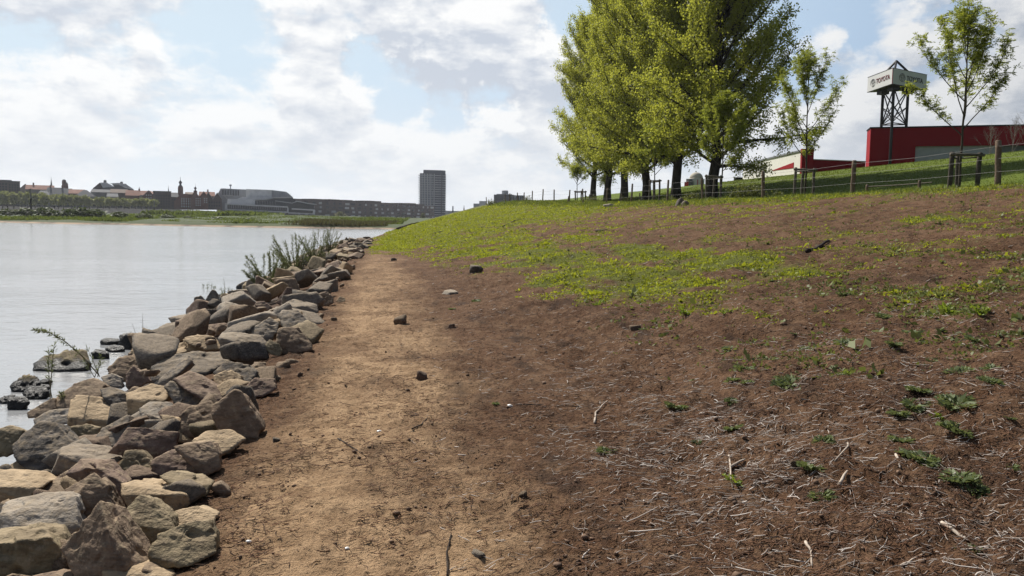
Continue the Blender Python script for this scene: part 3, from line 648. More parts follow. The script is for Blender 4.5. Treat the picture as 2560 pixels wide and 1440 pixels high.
for (u, v, s) in cand:
    if far_n >= 180: break
    t_ = (0.62 if v > 9 else .85)
    if any((u-a)**2+(v-b)**2 < (t_*(s+c_))**2 for a, b, c_ in placed): continue
    if v < 13 and pix((u, v, .2))[0] < 330: continue
    mid = 1-abs((u-shore(v))/(-1.0-shore(v))*2-1)
    placed.append((u, v, s)); far_n += 1
    tone = tones[rr.randint(len(tones))]; li = rr.randint(len(FAR_LIB))
    me = FAR_LIB[li].copy(); me.materials.clear(); me.materials.append(M['rock_'+tone])
    o = bpy.data.objects.new('rock', me); COL.objects.link(o)
    k = s*rr.uniform(1.15, 1.45); o.scale = (k*rr.uniform(.9, 1.2), k, k*rr.uniform(.9, 1.15))
    o.rotation_euler = (rr.normal()*.35, rr.normal()*.35, rr.uniform(0, 6.28))
    o.location = (u, v, float(smoothH(u, v))+s*.10+mid*.24)
    zn = next(z for a, b, z in ZONES if a <= v < b)
    fr_ = (u-shore(v))/(-1.0-shore(v)); sx, sy, sz = o.scale; shp = ('flat', 'blocky', 'tapering', 'long', 'squat')[li % 5]
    where = ', path side' if fr_ > .8 else (', water side' if fr_ < .2 else '')
    big = 'large ' if s > .29 else ('small ' if s < .18 else '')
    tag(o, f'{big}{tone} {shp} rock {zn}{where}', 'rock', GROUP)

# smaller rocks filling the gaps low down between the big near ones
fn = 0
for k in range(900):
    if fn >= 34: break
    v = rr.uniform(2.9, 8.5); u = rr.uniform(-4.1, -1.15)
    x, y, w_ = pix((u, v, .2+onH(u, v)))
    if x < -60 or y > 1480 or (x < 300 and v > 6.5): continue
    if any((u-a)**2+(v-b)**2 < (.5*c_)**2 for a, b, c_ in placed): continue
    s = rr.uniform(.12, .2); placed.append((u, v, s*1.2)); fn += 1; tone = tones[rr.randint(len(tones))]
    me = FAR_LIB[rr.randint(len(FAR_LIB))].copy(); me.materials.clear(); me.materials.append(M['rock_'+tone]); o = bpy.data.objects.new('rock', me); COL.objects.link(o)
    o.scale = (s*1.3, s*1.2, s*1.1); o.rotation_euler = (rr.normal()*.5, rr.normal()*.5, rr.uniform(0, 6.28)); o.location = (u, v, float(smoothH(u, v))+.02)
    tag(o, f'{tone} smaller rock wedged low between the big near ones', 'rock', GROUP)

# beyond the three hundred rocks one would count: the small stuff lodged between them, as one mass
V_, T_, n_ = [], [], 0; dv_, fc_ = ICO[3]; lib = []
for k in range(10):
    a_, b_ = rand_planes(rr, (rr.uniform(.8, 1.2), rr.uniform(.6, .9), rr.uniform(.4, .7))); lib.append(rock_mesh(a_, b_, 1.0, 3, 900+k)[0])
for k in range(520):
    v = 3.2+54*rr.rand()**1.5; e = np.interp(v, [0, 45, 60], [-.95, -.9, -.6]); u = rr.uniform(shore(v)-.1, e); s = rr.uniform(.035, .085)*(1+.018*v)
    if pix((u, v, .2))[0] < 300 and v > 6.2: continue
    a = Matrix.Rotation(rr.uniform(0, 6.28), 3, 'Z') @ Matrix.Rotation(rr.normal()*.5, 3, 'X'); fr_ = (u-shore(v))/(-1.0-shore(v)); mid = 1-abs(fr_*2-1)
    V_.append(lib[rr.randint(10)]@np.array(a).T*s+np.array([u, v, float(smoothH(u, v))+(.05+.10*mid if v > 9 else .0)+s*.2])); T_.append(fc_+n_); n_ += len(dv_)
tag(mesh_np('rock_rubble', np.vstack(V_), None, np.vstack(T_), M['rock_brown'], None, True), 'small rubble lodged between the heaped rocks', kind='stuff')
# ------------------------------------------------------------------ trees
M['bark'] = mottled('poplar_bark', (.030, .025, .020), (.060, .050, .040), 9, .95, .9, .05)
M['young_bark'] = mottled('young_bark', (.055, .045, .032), (.10, .085, .06), 20, .9, .5, .01)
M['pale_bark'] = mottled('birch_bark', (.24, .20, .17), (.40, .36, .32), 15, .9, .3, .01)
M['poplar_leaf'] = leafmat('poplar_leaves', (.185, .220, .028), (.39, .405, .070), .6)
M['young_leaf'] = leafmat('young_leaves', (.15, .20, .026), (.33, .36, .055), .58)
def branch(p0, d0, L, n, rnd, up=.0, wob=.08, grav=0.0):
    p = np.array(p0, float); d = np.array(d0, float); d /= np.linalg.norm(d); out = [p.copy()]
    for i in range(n):
        d = d+np.array([0, 0, up/n])+rnd.normal(size=3)*wob; d /= np.linalg.norm(d); p = p+d*(L/n); out.append(p.copy())
    return np.array(out)
def wood(groups, k=5):
    V = []; Q = []; n = 0
    for paths, rads, kk in groups:
        if not len(paths): continue
        v, q = tubes_np(np.array(paths), np.array(rads), kk); V.append(v); Q.append(q+n); n += len(v)
    return np.vstack(V), np.vstack(Q)
def poplar(seed, Ht=27.0, rad=6.4, nl=88, first=2.7, limb_low=True):
    rnd = np.random.RandomState(seed)
    n = 15; zz = np.linspace(0, Ht, n)
    tr = np.stack([np.cumsum(rnd.normal(size=n)*.10), np.cumsum(rnd.normal(size=n)*.10), zz], 1); tr[0, :2] = 0; tr[1, :2] *= .3
    tw = .44*(1-zz/Ht)**.85+.02; tw[0] *= 1.28
    limbs, lr, twigs, twr, fine, fr_ = [], [], [], [], [], []; LC, LD, LT = [], [], []
    env = lambda h: rad*np.interp(h/Ht, [0, .10, .2, .35, .5, .68, .82, .93, 1.0], [.80, .92, .98, 1.0, .95, .80, .56, .30, .08])
    for i in range(nl):
        t = (i+.5)/nl; h = first+(Ht*.97-first)*t**.92
        a = i*2.39996+rnd.normal()*.35; b = np.array([np.interp(h, zz, tr[:, 0]), np.interp(h, zz, tr[:, 1]), h])
        el = R(rnd.uniform(14, 34)+34*t); up = .55+.2*rnd.rand()
        reach = env(min(Ht, h+2.0))*rnd.uniform(.82, 1.0); L = reach/max(.45, math.cos(el+.22)); L = min(L, 9.0) if t < .7 else min(L, (Ht*1.04-h)*1.15+.8)
        if h < 7: up = .25*rnd.rand()-.05
        br = branch(b, (math.cos(a)*math.cos(el), math.sin(a)*math.cos(el), math.sin(el)), L, 9, rnd, up, .07)
        limbs.append(br); lr.append(np.linspace(.05+.017*L*(1-.4*t), .012, 10))
        m = int(10+3.4*L)
        for j in range(m):
            s = .22+.78*(j+rnd.rand())/m; x = s*9; k = min(8, int(x)); q = br[k]+(br[k+1]-br[k])*(x-k); d = br[k+1]-br[k]; d /= np.linalg.norm(d)
            e = rnd.normal(size=3); e[2] = abs(e[2])*.8+.35
            if h < 9 and rnd.rand() < .6: e[2] = -abs(rnd.normal())*.8
            d2 = d*.55+e*.62; l2 = rnd.uniform(.9, 2.5)*(1.15-.45*s)
            tb = branch(q, d2, l2, 5, rnd, .35, .12); twigs.append(tb); twr.append(np.linspace(.018, .004, 6))
            nf = int(8+14*l2*rnd.uniform(.55, 1.1))
            for _ in range(nf):
                y = rnd.rand()**.7*5; k2 = min(4, int(y)); c = tb[k2]+(tb[k2+1]-tb[k2])*(y-k2)
                for _q in range(2):
                    LC.append(c+rnd.normal(size=3)*.19); dd = rnd.normal(size=3); dd[2] -= .25; LD.append(dd); LT.append(rnd.rand())
    w_ = wood([([tr], [tw], 10), (limbs, lr, 5), (twigs, twr, 3)])
    LC = np.array(LC); LD = np.array(LD); N = len(LC)
    lv, lq = leaves_np(LC, LD, rnd.uniform(.12, .22, N), rnd.uniform(.10, .17, N), .12, rnd)
    return w_, (lv, lq, np.repeat(np.array(LT), 4)), N
def vase(seed, Ht=7.2, rad=1.75, fork=2.3, nb=11, leaf=1.0, cover=1.0):
    """young staked tree: clean stem, ascending branches like a vase, tufts of young compound leaves at the twig ends"""
    rnd = np.random.RandomState(seed); n = 12; zz = np.linspace(0, Ht*.96, n)
    tr = np.stack([np.cumsum(rnd.normal(size=n)*.02), np.cumsum(rnd.normal(size=n)*.02), zz], 1); tr[0, :2] = 0
    limbs, lr, tw, twr = [], [], [], []; LC, LD, LT = [], [], []
    def tuft(c, d, sc):
        for _ in range(int(rnd.randint(4, 7))):
            e = d*.5+rnd.normal(size=3)*.75; e /= np.linalg.norm(e); Ls = rnd.uniform(.14, .30)*sc; droop = np.array([0, 0, -.35])
            for k in range(4):
                c2 = c+e*Ls*(k+1)/4+droop*(Ls*(k/4)**2)
                for sgn in (-1, 1):
                    sd_ = np.cross(e, (0, 0, 1.)); dd = e*.4+sd_*sgn+np.array([0, 0, -.3*rnd.rand()]); LC.append(c2); LD.append(dd); LT.append(rnd.rand())
    for i in range(nb):
        t = i/(nb-1); h = fork+(Ht*.80-fork)*t**1.05; a = i*2.4+rnd.normal()*.3
        b = np.array([np.interp(h, zz, tr[:, 0]), np.interp(h, zz, tr[:, 1]), h]); el = R(40+33*t+rnd.normal()*5)
        top = h+(Ht*.93-h)*rnd.uniform(.62, .95); L = min((top-h)/math.sin(min(1.35, el+.18)), rad*1.1/max(.25, math.cos(el+.25))*rnd.uniform(.75, 1.05))
        L = max(L, .6)
        br = branch(b, (math.cos(a)*math.cos(el), math.sin(a)*math.cos(el), math.sin(el)), L, 9, rnd, .45, .05)
        limbs.append(br); lr.append(np.linspace(.030-.012*t, .006, 10))
        m = int(9+8*L)
        for j in range(m):
            s = .28+.72*(j+rnd.rand())/m; x = s*9; k = min(8, int(x)); q = br[k]+(br[k+1]-br[k])*(x-k); d = br[k+1]-br[k]; d /= np.linalg.norm(d)
            e = rnd.normal(size=3); e[2] = abs(e[2])*.5+.2
            tb = branch(q, d*.6+e*.55, rnd.uniform(.25, .75), 5, rnd, .3, .1); tw.append(tb); twr.append(np.linspace(.007, .003, 6))
            if rnd.rand() < cover*(.75+.5*s): tuft(tb[-1], d, leaf)
            if rnd.rand() < .8*cover: tuft(tb[3], d, leaf*.8)
    for k in range(6): tuft(tr[-1-k//2], np.array([0, 0, 1.]), leaf)
    w_ = wood([([tr], [np.linspace(.062, .012, n)], 8), (limbs, lr, 5), (tw, twr, 3)])
    LC = np.array(LC); N = len(LC); lv, lq = leaves_np(LC, np.array(LD), rnd.uniform(.07, .14, N)*leaf, rnd.uniform(.03, .055, N)*leaf, .1, rnd)
    return w_, (lv, lq, np.repeat(np.array(LT), 4)), N
def bare(seed, Ht=3.0, nb=16):
    rnd = np.random.RandomState(seed); n = 9; zz = np.linspace(0, Ht, n)
    tr = np.stack([np.cumsum(rnd.normal(size=n)*.03), np.cumsum(rnd.normal(size=n)*.03), zz], 1); tr[0, :2] = 0; limbs, lr, tw, twr = [], [], [], []
    for i in range(nb):
        t = (i+.5)/nb; h = .15*Ht+.7*Ht*t; a = i*2.4; el = R(48+18*rnd.rand()); L = (Ht*1.02-h)*rnd.uniform(.55, .85)
        b = np.array([np.interp(h, zz, tr[:, 0]), np.interp(h, zz, tr[:, 1]), h])
        br = branch(b, (math.cos(a)*math.cos(el), math.sin(a)*math.cos(el), math.sin(el)), L, 7, rnd, .4, .06); limbs.append(br); lr.append(np.linspace(.016, .005, 8))
        for j in range(9):
            k = rnd.randint(2, 7); tb = branch(br[k], br[k]-br[k-1]+rnd.normal(size=3)*.12, rnd.uniform(.2, .6), 4, rnd, .3, .1); tw.append(tb); twr.append(np.linspace(.006, .003, 5))
    return wood([([tr], [np.linspace(.035, .008, n)], 6), (limbs, lr, 4), (tw, twr, 3)])
def plant_tree(name, data, bark, leaf, loc, rz, sc, label, cat, group, tmesh=None):
    root = empty(name, loc, rz, label, cat, group); root.scale = sc if hasattr(sc, '__len__') else (sc,)*3
    if tmesh is None:
        (wv, wq), (lv, lq, lt), N = data
        a = mesh_np('trunk', wv, wq, None, bark, root, True).data; b = mesh_np('crown', lv, lq, None, leaf, root, False, {'tone': lt}).data
        return (a, b)
    link('trunk', tmesh[0], None, root); link('crown', tmesh[1], None, root); return tmesh
PGROUP = 'row of tall poplars behind the fence'
pop_a = poplar(3); pop_b = poplar(8, 27, 6.2, 84, 3.4)
ma = mb_ = None
plist = [(1778, 27.0, 0, 0.4, 1.00, 'nearest poplar of the row, dark trunk, widest crown reaching furthest right'), (1690, 27.0, 1, 2.2, 1.0, 'poplar with a stub of a cut limb low on its trunk'),
         (1617, 27.0, 0, 4.0, .99, 'poplar behind the staked sapling in the gap of the row'), (1560, 27.2, 1, 5.2, .97, 'poplar with a trunk bowed at the foot, fourth from the red building side'),
         (1518, 27.6, 0, 1.3, .94, 'poplar fifth from the red building side, dense low foliage round its trunk'), (1483, 28.2, 1, 3.3, .90, 'last poplar of the row on the river side, with a long low limb')]
for px, u, kind, rz, sc, lab in plist:
    v = u*1920/(px-958.0)*.985; d = ray(px, 495); s_ = u/d[0]; v = d[1]*s_
    loc = (u, v, float(smoothH(u, v))-.1)
    if kind == 0: ma = plant_tree('poplar_tree', pop_a, M['bark'], M['poplar_leaf'], loc, rz, sc, lab, 'tree', PGROUP, ma)
    else: mb_ = plant_tree('poplar_tree', pop_b, M['bark'], M['poplar_leaf'], loc, rz, sc, lab, 'tree', PGROUP, mb_)

# young trees with their stakes
M['stake'] = mottled('weathered_stake', (.10, .085, .065), (.19, .165, .13), 14, .95, .6, .01)
M['stake_dark'] = mottled('dark_stake', (.055, .046, .036), (.11, .093, .073), 14, .95, .6, .01)  # darker tone of the stake wood, for the nearest guard
def post_mesh(mb, x, y, z0, z1, r, rnd, lean=.03):
    n = 6; lx, ly = rnd.normal(size=2)*lean
    pts = [(x+lx*t*(z1-z0)+rnd.normal()*.006, y+ly*t*(z1-z0)+rnd.normal()*.006, z0+(z1-z0)*t) for t in np.linspace(0, 1, n)]
    mb.tube(pts+[(pts[-1][0], pts[-1][1], z1+.02)], [r*1.04, r*1.02, r, r*.98, r*.99, r*.95, r*.6], 9)
    return pts[-1]
YT = [(2397, 29.5, 7.35, 21, 1.0, 2.55, 'young staked tree in fresh yellow-green leaf beside the red building', 'vase'), (2014, 40.0, 7.9, 22, 1.0, 2.0, 'young staked tree with a dense crown right of the poplars', 'vase'),
      (1803, 50.6, 6.9, 23, 1.05, 2.2, 'staked sapling with bright leaves in front of the nearest poplar trunk', 'vase'), (1637, 61.5, 6.2, 24, 1.0, 2.4, 'staked sapling standing between two poplar trunks', 'vase'), (1443, 87.0, 5.0, 25, .5, 2.0, 'almost bare staked sapling at the river end of the poplars', 'vase')]
FR = [(2357, 2432, 385, 465), (1976, 2026, 421, 490), (1759, 1797, 440, 502), (1618, 1646, 450, 492), (1437, 1462, 477, 502)]
for (px, v, Ht, sd_, cov, fork, lab, _k), (fa, fb, ft, fb2) in zip(YT, FR):
    d = ray(px, 480); s_ = v/d[1]; u = d[0]*s_; z = onH(u, v)
    w__ = (np.array([u, v, z])-np.array([0, 0, CZ]))@f_; Ht = P(px, {2397: -8, 2014: 108, 1803: 222, 1637: 300, 1443: 415}[px], w__)[2]-z
    data = vase(sd_, Ht, 1.5 if Ht > 7 else 1.35, fork, 15 if Ht > 7 else 12, .82 if v < 45 else 1.0, cov)
    plant_tree('young_tree', data, M['young_bark'], M['young_leaf'], (u, v, z-.03), {2397: 2.75, 2014: .6}.get(px, 0.0), 1, lab, 'tree', 'young trees tied to stakes')
    # tree guard: three stakes with a cross-bar and ties, its own thing
    D = v
    ua = P(fa, fb2, (np.array([u, v, z])-np.array([0, 0, CZ]))@f_)[0]; ub = P(fb, fb2, (np.array([u, v, z])-np.array([0, 0, CZ]))@f_)[0]
    rnd = np.random.RandomState(sd_+90); hgt = P((fa+fb)/2, ft, w__)[2]-z
    root = empty('tree_guard', (u, v, z), 0, None, 'tree guard', 'wooden guards round the young trees')
    root['label'] = {2397: 'sturdy wooden stakes and cross-bar round the young tree by the red building', 2014: 'weathered stakes and cross-bar holding the dense young tree', 1803: 'stake frame at the sapling before the nearest poplar trunk', 1637: 'stake frame at the sapling between two poplar trunks', 1443: 'small stake frame at the almost bare sapling'}[px]
    xa, xb = ua-u, ub-u; tops = []
    for (x, y) in ((xa, -.25), (xb, -.30), ((xa+xb)*.5+.25*(xb-xa), .45)):
        mb = MB(); r_ = .10 if v < 35 else .08
        tops.append(post_mesh(mb, x, y, -.15+onH(u+x, v+y)-z, hgt+rnd.uniform(-.03, .05), r_, rnd)); mb.build('stake', M['stake_dark' if v < 35 else 'stake'], root, True)
    mb = MB(); a, b = np.array(tops[0]), np.array(tops[1]); e = (b-a)/np.linalg.norm(b-a)
    mb.tube([a-e*.14+np.array([0, -.07, -.10]), b+e*.14+np.array([0, -.07, -.10])], .062, 8); mb.build('cross_bar', M['stake'], root, True)
    mb = MB(); c = np.array(tops[2]); mb.tube([a+np.array([0, 0.05, -.18]), (a+c)/2+np.array([0, 0, -.2]), c+np.array([0, 0, -.18])], .035, 6); mb.tube([b+np.array([0, .05, -.18]), c+np.array([0, 0, -.16])], .035, 6)
    mb.build('tie_bar', M['stake'], root, True)
for px, v, Ht, sd_, lab in ((2474, 62, 3.3, 41, 'smaller bare pale birch in front of the red building'), (2530, 60.5, 3.8, 42, 'larger bare pale birch in front of the red building'), (2566, 60, 4.6, 43, 'bare pale birch cut by the picture edge at the red building')):
    d = ray(px, 375); s_ = v/d[1]; u = d[0]*s_; z = onH(u, v)
    root = empty('bare_birch', (u, v, z-.05), 0, lab, 'tree', 'bare birches on the dike'); wv, wq = bare(sd_, Ht); mesh_np('trunk', wv, wq, None, M['pale_bark'], root, True)

# ------------------------------------------------------------------ fence along the crest
M['fence_wood'] = mottled('fence_wood', (.13, .095, .065), (.23, .17, .12), 12, .95, .6, .01)
M['wire'] = mat('fence_wire', lambda t: bsdf(t, (.12, .115, .11), .6, spec=.3, Metallic=.3))
FU = 18.5; posts = []
PX = [2490, 2137, 1907, 1757, 1660, 1577, 1512, 1460, 1420, 1387, 1356, 1331, 1310, 1293, 1277, 1264, 1216]
rnd = np.random.RandomState(77)
FL = ['stout brown fence post in the right, under the bare birches', 'fence post halfway between the two largest tree guards', 'fence post right of the bramble bush', 'fence post next to the sapling before the nearest poplar', 'fence post right of the sapling between two poplar trunks',
      'fence post left of the gap-sapling frame, before the bowed poplar', 'slanting fence post in front of the fifth poplar', 'fence post by the last poplar of the row', 'fence post with a shorter stake at its foot, before the bare sapling']
def add_post(u, v, h, r, lab, grp, lean=.03):
    z = onH(u, v); mb = MB(); post_mesh(mb, 0, 0, -.15, h, r, rnd, lean); o = mb.build('fence_post', M['fence_wood'], None, True); o.location = (u, v, z); posts.append((u, v, z, h))
    tag(o, lab, 'fence post', grp); return o
for i, px in enumerate(PX):
    d = ray(px, 500); s_ = FU/d[0]; v = d[1]*s_
    lab = FL[i] if i < len(FL) else 'thin fence post on the grassy crest left of the poplars'
    add_post(FU+rnd.normal()*.08, v, 1.36+rnd.normal()*.05, .088 if i < 3 else .07, lab, 'fence posts along the crest', .035)
# shorter stakes of an older fence
for px, v, h, lab in ((2297, 27.5, .5, 'short dark stump post in the grass near the right tree guard'), (2168, 31, .5, 'short grey stump at the end of the low rail'), (1419, 74, .75, 'short stake leaning at a fence post before the bare sapling'), (1475, 92, .9, 'short stake behind the fence by the last poplar'), (1553, 80, .9, 'short stake before the bowed poplar'), (1602, 70, .95, 'short stake left of the gap-sapling frame')):
    d = ray(px, 480); s_ = v/d[1]; add_post(d[0]*s_, v, h, .06, lab, 'short stakes near the fence', .08)
pp = posts[:len(PX)]
for k, hh in enumerate((.45, .85, 1.22)):
    mb = MB(); line = []
    for i in range(len(pp)):
        u, v, z, h = pp[i]; q = np.array([u-.08, v, z+min(hh, h-.06)])
        if line: line.append((line[-1]+q)/2+np.array([0, 0, -.03-.02*rnd.rand()]))
        line.append(q)
    q0 = np.array([FU-.1, 14., onH(FU, 14.)+hh]); line = [q0]+line
    mb.tube(line, .0045, 4); o = mb.build('fence_wire', M['wire'])
    tag(o, ('lowest strand of wire strung along the fence posts', 'middle strand of wire strung along the fence posts', 'top strand of wire strung along the fence posts')[k], 'wire', 'strands of fence wire')
# low rail near the right
d = ray(2170, 470); a = np.array([d[0]*31/d[1], 31, 0]); d = ray(2330, 462); b = np.array([d[0]*27/d[1], 27, 0]); a[2] = onH(a[0], a[1])+.42; b[2] = onH(b[0], b[1])+.42
mb = MB(); mb.tube([a, (a+b)/2+np.array([0, 0, -.02]), b], .022, 6); tag(mb.build('low_rail', M['stake']), 'thin low rail between two stumps on the green dike foot', 'rail')

# bushes at the fence
M['bush_leaf'] = leafmat('bush_leaves', (.075, .095, .025), (.15, .165, .05), .4)
def bush(name, px, v, w_, h_, n, seed, lab, cat='bush', u=None):
    rnd = np.random.RandomState(seed); d = ray(px, 495); s_ = v/d[1]; u = d[0]*s_; z = onH(u, v); root = empty(name, (u, v, z), 0, lab, cat, 'bushes along the fence')
    paths, rr_ = [], []; LC, LD, LT = [], [], []
    for i in range(int(n)):
        a = rnd.uniform(0, 6.28); el = R(rnd.uniform(25, 85)); L = rnd.uniform(.5, 1.0)*math.hypot(w_*.5*math.cos(el), h_*math.sin(el))*1.1
        br = branch((rnd.normal()*w_*.12, rnd.normal()*w_*.1, 0), (math.cos(a)*math.cos(el), math.sin(a)*math.cos(el), math.sin(el)), L, 6, rnd, -.35, .12); paths.append(br); rr_.append(np.linspace(.010, .003, 7))
        for _ in range(26):
            y = (.2+.8*rnd.rand())*6; k = min(5, int(y)); LC.append(br[k]+(br[k+1]-br[k])*(y-k)+rnd.normal(size=3)*.06); LD.append(rnd.normal(size=3)); LT.append(rnd.rand())
    wv, wq = wood([(paths, rr_, 4)]); mesh_np('stems', wv, wq, None, M['young_bark'], root, True)
    N = len(LC); lv, lq = leaves_np(np.array(LC), np.array(LD), rnd.uniform(.08, .15, N), rnd.uniform(.05, .09, N), .1, rnd); mesh_np('foliage', lv, lq, None, M['bush_leaf'], root, False, {'tone': np.repeat(LT, 4)})
bush('bramble_bush', 1870, 42, 2.1, 1.35, 70, 1, 'bramble bush with arching shoots at the fence, right of the nearest poplar')
bush('low_bush', 1726, 52, 1.6, .8, 45, 2, 'low bush at the foot of the nearest poplar')
bush('low_bush', 1672, 58, 1.5, .6, 35, 3, 'low bush between the gap-sapling frame and the stubby poplar')
bush('low_bush', 1570, 72, 2.4, .55, 40, 4, 'spreading low growth before the bowed poplar')
bush('low_bush', 1480, 88, 3.0, .7, 45, 5, 'low growth at the foot of the last poplars')
bush('low_bush', 1228, 118, 2.2, 1.2, 45, 6, 'small tangled bush on the skyline left of the white gate stake')
bush('low_bush', 1316, 112, 1.2, 1.1, 40, 7, 'narrow bush on the skyline right of the grey building')
bush('low_bush', 1946, 38, 1.0, .45, 25, 8, 'low sprigs beside the bramble bush')
# ------------------------------------------------------------------ what lies and grows on the bank
rg = np.random.RandomState(5)
def scatter(n, vmin, vmax, umin, umax, power=1.0):
    """points on the bank, denser close by (v drawn so that near ground gets more of them)"""
    t = rg.rand(n); v = (vmin**-power+t*(vmax**-power-vmin**-power))**(-1/power) if power > 0 else vmin+(vmax-vmin)*t
    return rg.uniform(umin, umax, n), v
def wedge(n, vmin, vmax, power, left=-1.35, right=1.02):
    t = rg.rand(n); v = (vmin**-power+t*(vmax**-power-vmin**-power))**(-1/power)
    u = rg.uniform(np.maximum(left, -.25*v), np.minimum(.9*v+1.2, 19.5), n); return u, v
def ground_normal(u, v, e=.03):
    hx_ = (H(u+e, v)-H(u-e, v))/(2*e); hy_ = (H(u, v+e)-H(u, v-e))/(2*e); n = np.stack([-hx_, -hy_, np.ones_like(u)], 1); return n/np.linalg.norm(n, axis=1, keepdims=True)
def pathmask(u, v): return sst(-1.7, -.9, u+.25*fbm(u*.8, v*.8, 5))*(1-sst(.55, 1.35, u+.45*fbm(u*.9, v*.6, 8, 4)))*(1-sst(26, 44, v))

# pale straw: dead stems washed up along the foot of the slope, in drifts
M['straw'] = mat('dead_straw', lambda t: bsdf(t, t.mix(t.n('ShaderNodeNewGeometry').outputs['Random Per Island'], (.15, .11, .085), (.54, .49, .44)), .75, spec=.35))
M['twig'] = mat('dark_twigs', lambda t: bsdf(t, t.mix(t.n('ShaderNodeNewGeometry').outputs['Random Per Island'], (.045, .025, .016), (.17, .085, .046)), .9))
def stems(name, u, v, L, r, mat_, label=None, arc=.12, lift=.0, tilt=.38, k=3):
    N = len(u); a = rg.uniform(0, 2*np.pi, N); a = np.where(rg.rand(N) < .55, rg.normal(size=N)*.6+.15, a)
    t = np.linspace(-.5, .5, 4); cu = rg.normal(size=N)*arc
    du = np.cos(a)[:, None]*t*L[:, None]-np.sin(a)[:, None]*(cu*L)[:, None]*(1-4*t**2); dv = np.sin(a)[:, None]*t*L[:, None]+np.cos(a)[:, None]*(cu*L)[:, None]*(1-4*t**2)
    Uu, Vv = u[:, None]+du, v[:, None]+dv
    z = H(Uu.ravel(), Vv.ravel()).reshape(N, 4)
    z = .5*z+.5*z.mean(1, keepdims=True)+.004+r[:, None]*.8+lift+np.abs(rg.normal(size=N))[:, None]*.006+(rg.normal(size=N)*tilt*L)[:, None]*t*.35
    V, Q = tubes_np(np.stack([Uu, Vv, z], -1), r[:, None]*np.array([.9, 1, 1, .7])[None, :], k)
    return tag(mesh_np(name, V, Q, None, mat_), label, kind='stuff')
u, v = wedge(60000, 2.3, 24, 1.0, .1)
dens = sst(.45, 1.6, u)*(1-.7*sst(3.2, 7.0, u))*(.22+np.clip(1.3*fbm(u*.75+3, v*.55, 91, 4, .6)+.12, 0, 1.1))*(1-sst(9, 22, v)*.55)
dens = np.maximum(dens, .05*(u > .2)); keep = rg.rand(len(u)) < dens*.68; u, v = u[keep], v[keep]; N = len(u)
L = rg.lognormal(-3.1, .55, N).clip(.015, .26); stems('straw_litter', u, v, L, rg.lognormal(-6.9, .45, N)*(1+.06*v), M['straw'], 'pale dead straw and stems strewn over the bare slope', .07)
u, v = wedge(100000, 2.3, 24, .75, -1.5); pm = pathmask(u, v)
keep = rg.rand(len(u)) < (.55+.45*sst(3, 6, v))*np.clip(.45+1.1*fbm(u*1.6, v*1.1, 55, 3, .6), .05, .85)*(1-.35*pm); u, v = u[keep], v[keep]; N = len(u)
stems('twig_litter', u, v, rg.lognormal(-3.3, .5, N).clip(.012, .22), rg.uniform(.0009, .0021, N)*(1+.06*v), M['twig'], 'fine dark rust-brown plant bits on the path and slope', .25)

# crumbs and clods of earth
M['clod'] = mat('earth_crumbs', lambda t: bsdf(t, t.mix(t.n('ShaderNodeNewGeometry').outputs['Random Per Island'], (.075, .046, .030), (.21, .135, .088)), .95, t.noise(gpos(t), 120, 3, .6), .5, .006))
dv1, fc1 = ico(1)
def lumps(name, u, v, s, mat_, label, flat=.6, sink=.25):
    N = len(u); ds = rg.normal(size=(N, len(dv1), 1))*.17+1.0
    sc = np.stack([rg.uniform(.7, 1.3, N), rg.uniform(.7, 1.3, N), np.full(N, flat)*rg.uniform(.7, 1.3, N)], 1)
    a = rg.uniform(0, 6.28, N); ca, sa = np.cos(a), np.sin(a)
    B = dv1[None]*ds*sc[:, None, :]*s[:, None, None]
    X = B[..., 0]*ca[:, None]-B[..., 1]*sa[:, None]+u[:, None]; Y = B[..., 0]*sa[:, None]+B[..., 1]*ca[:, None]+v[:, None]; Z = B[..., 2]+(H(u, v)+s*sink)[:, None]
    Vx = np.stack([X, Y, Z], -1).reshape(-1, 3); T = (fc1[None]+(np.arange(N)*len(dv1))[:, None, None]).reshape(-1, 3)
    return tag(mesh_np(name, Vx, None, T, mat_), label, kind='stuff')
u, v = wedge(30000, 2.3, 26, 1.0, -1.5); pm = pathmask(u, v); edge = np.exp(-((u+1.1)/.35)**2)
keep = rg.rand(len(u)) < np.clip(.10+1.2*fbm(u*1.3, v*1.0, 33, 4, .6)+.45*edge, .02, .9)*(1-.3*pm); u, v = u[keep], v[keep]; N = len(u)
lumps('soil_clods', u, v, rg.lognormal(-5.45, .55, N).clip(.002, .026)*(1+.035*v), M['clod'], 'loose crumbs and clods of brown earth')

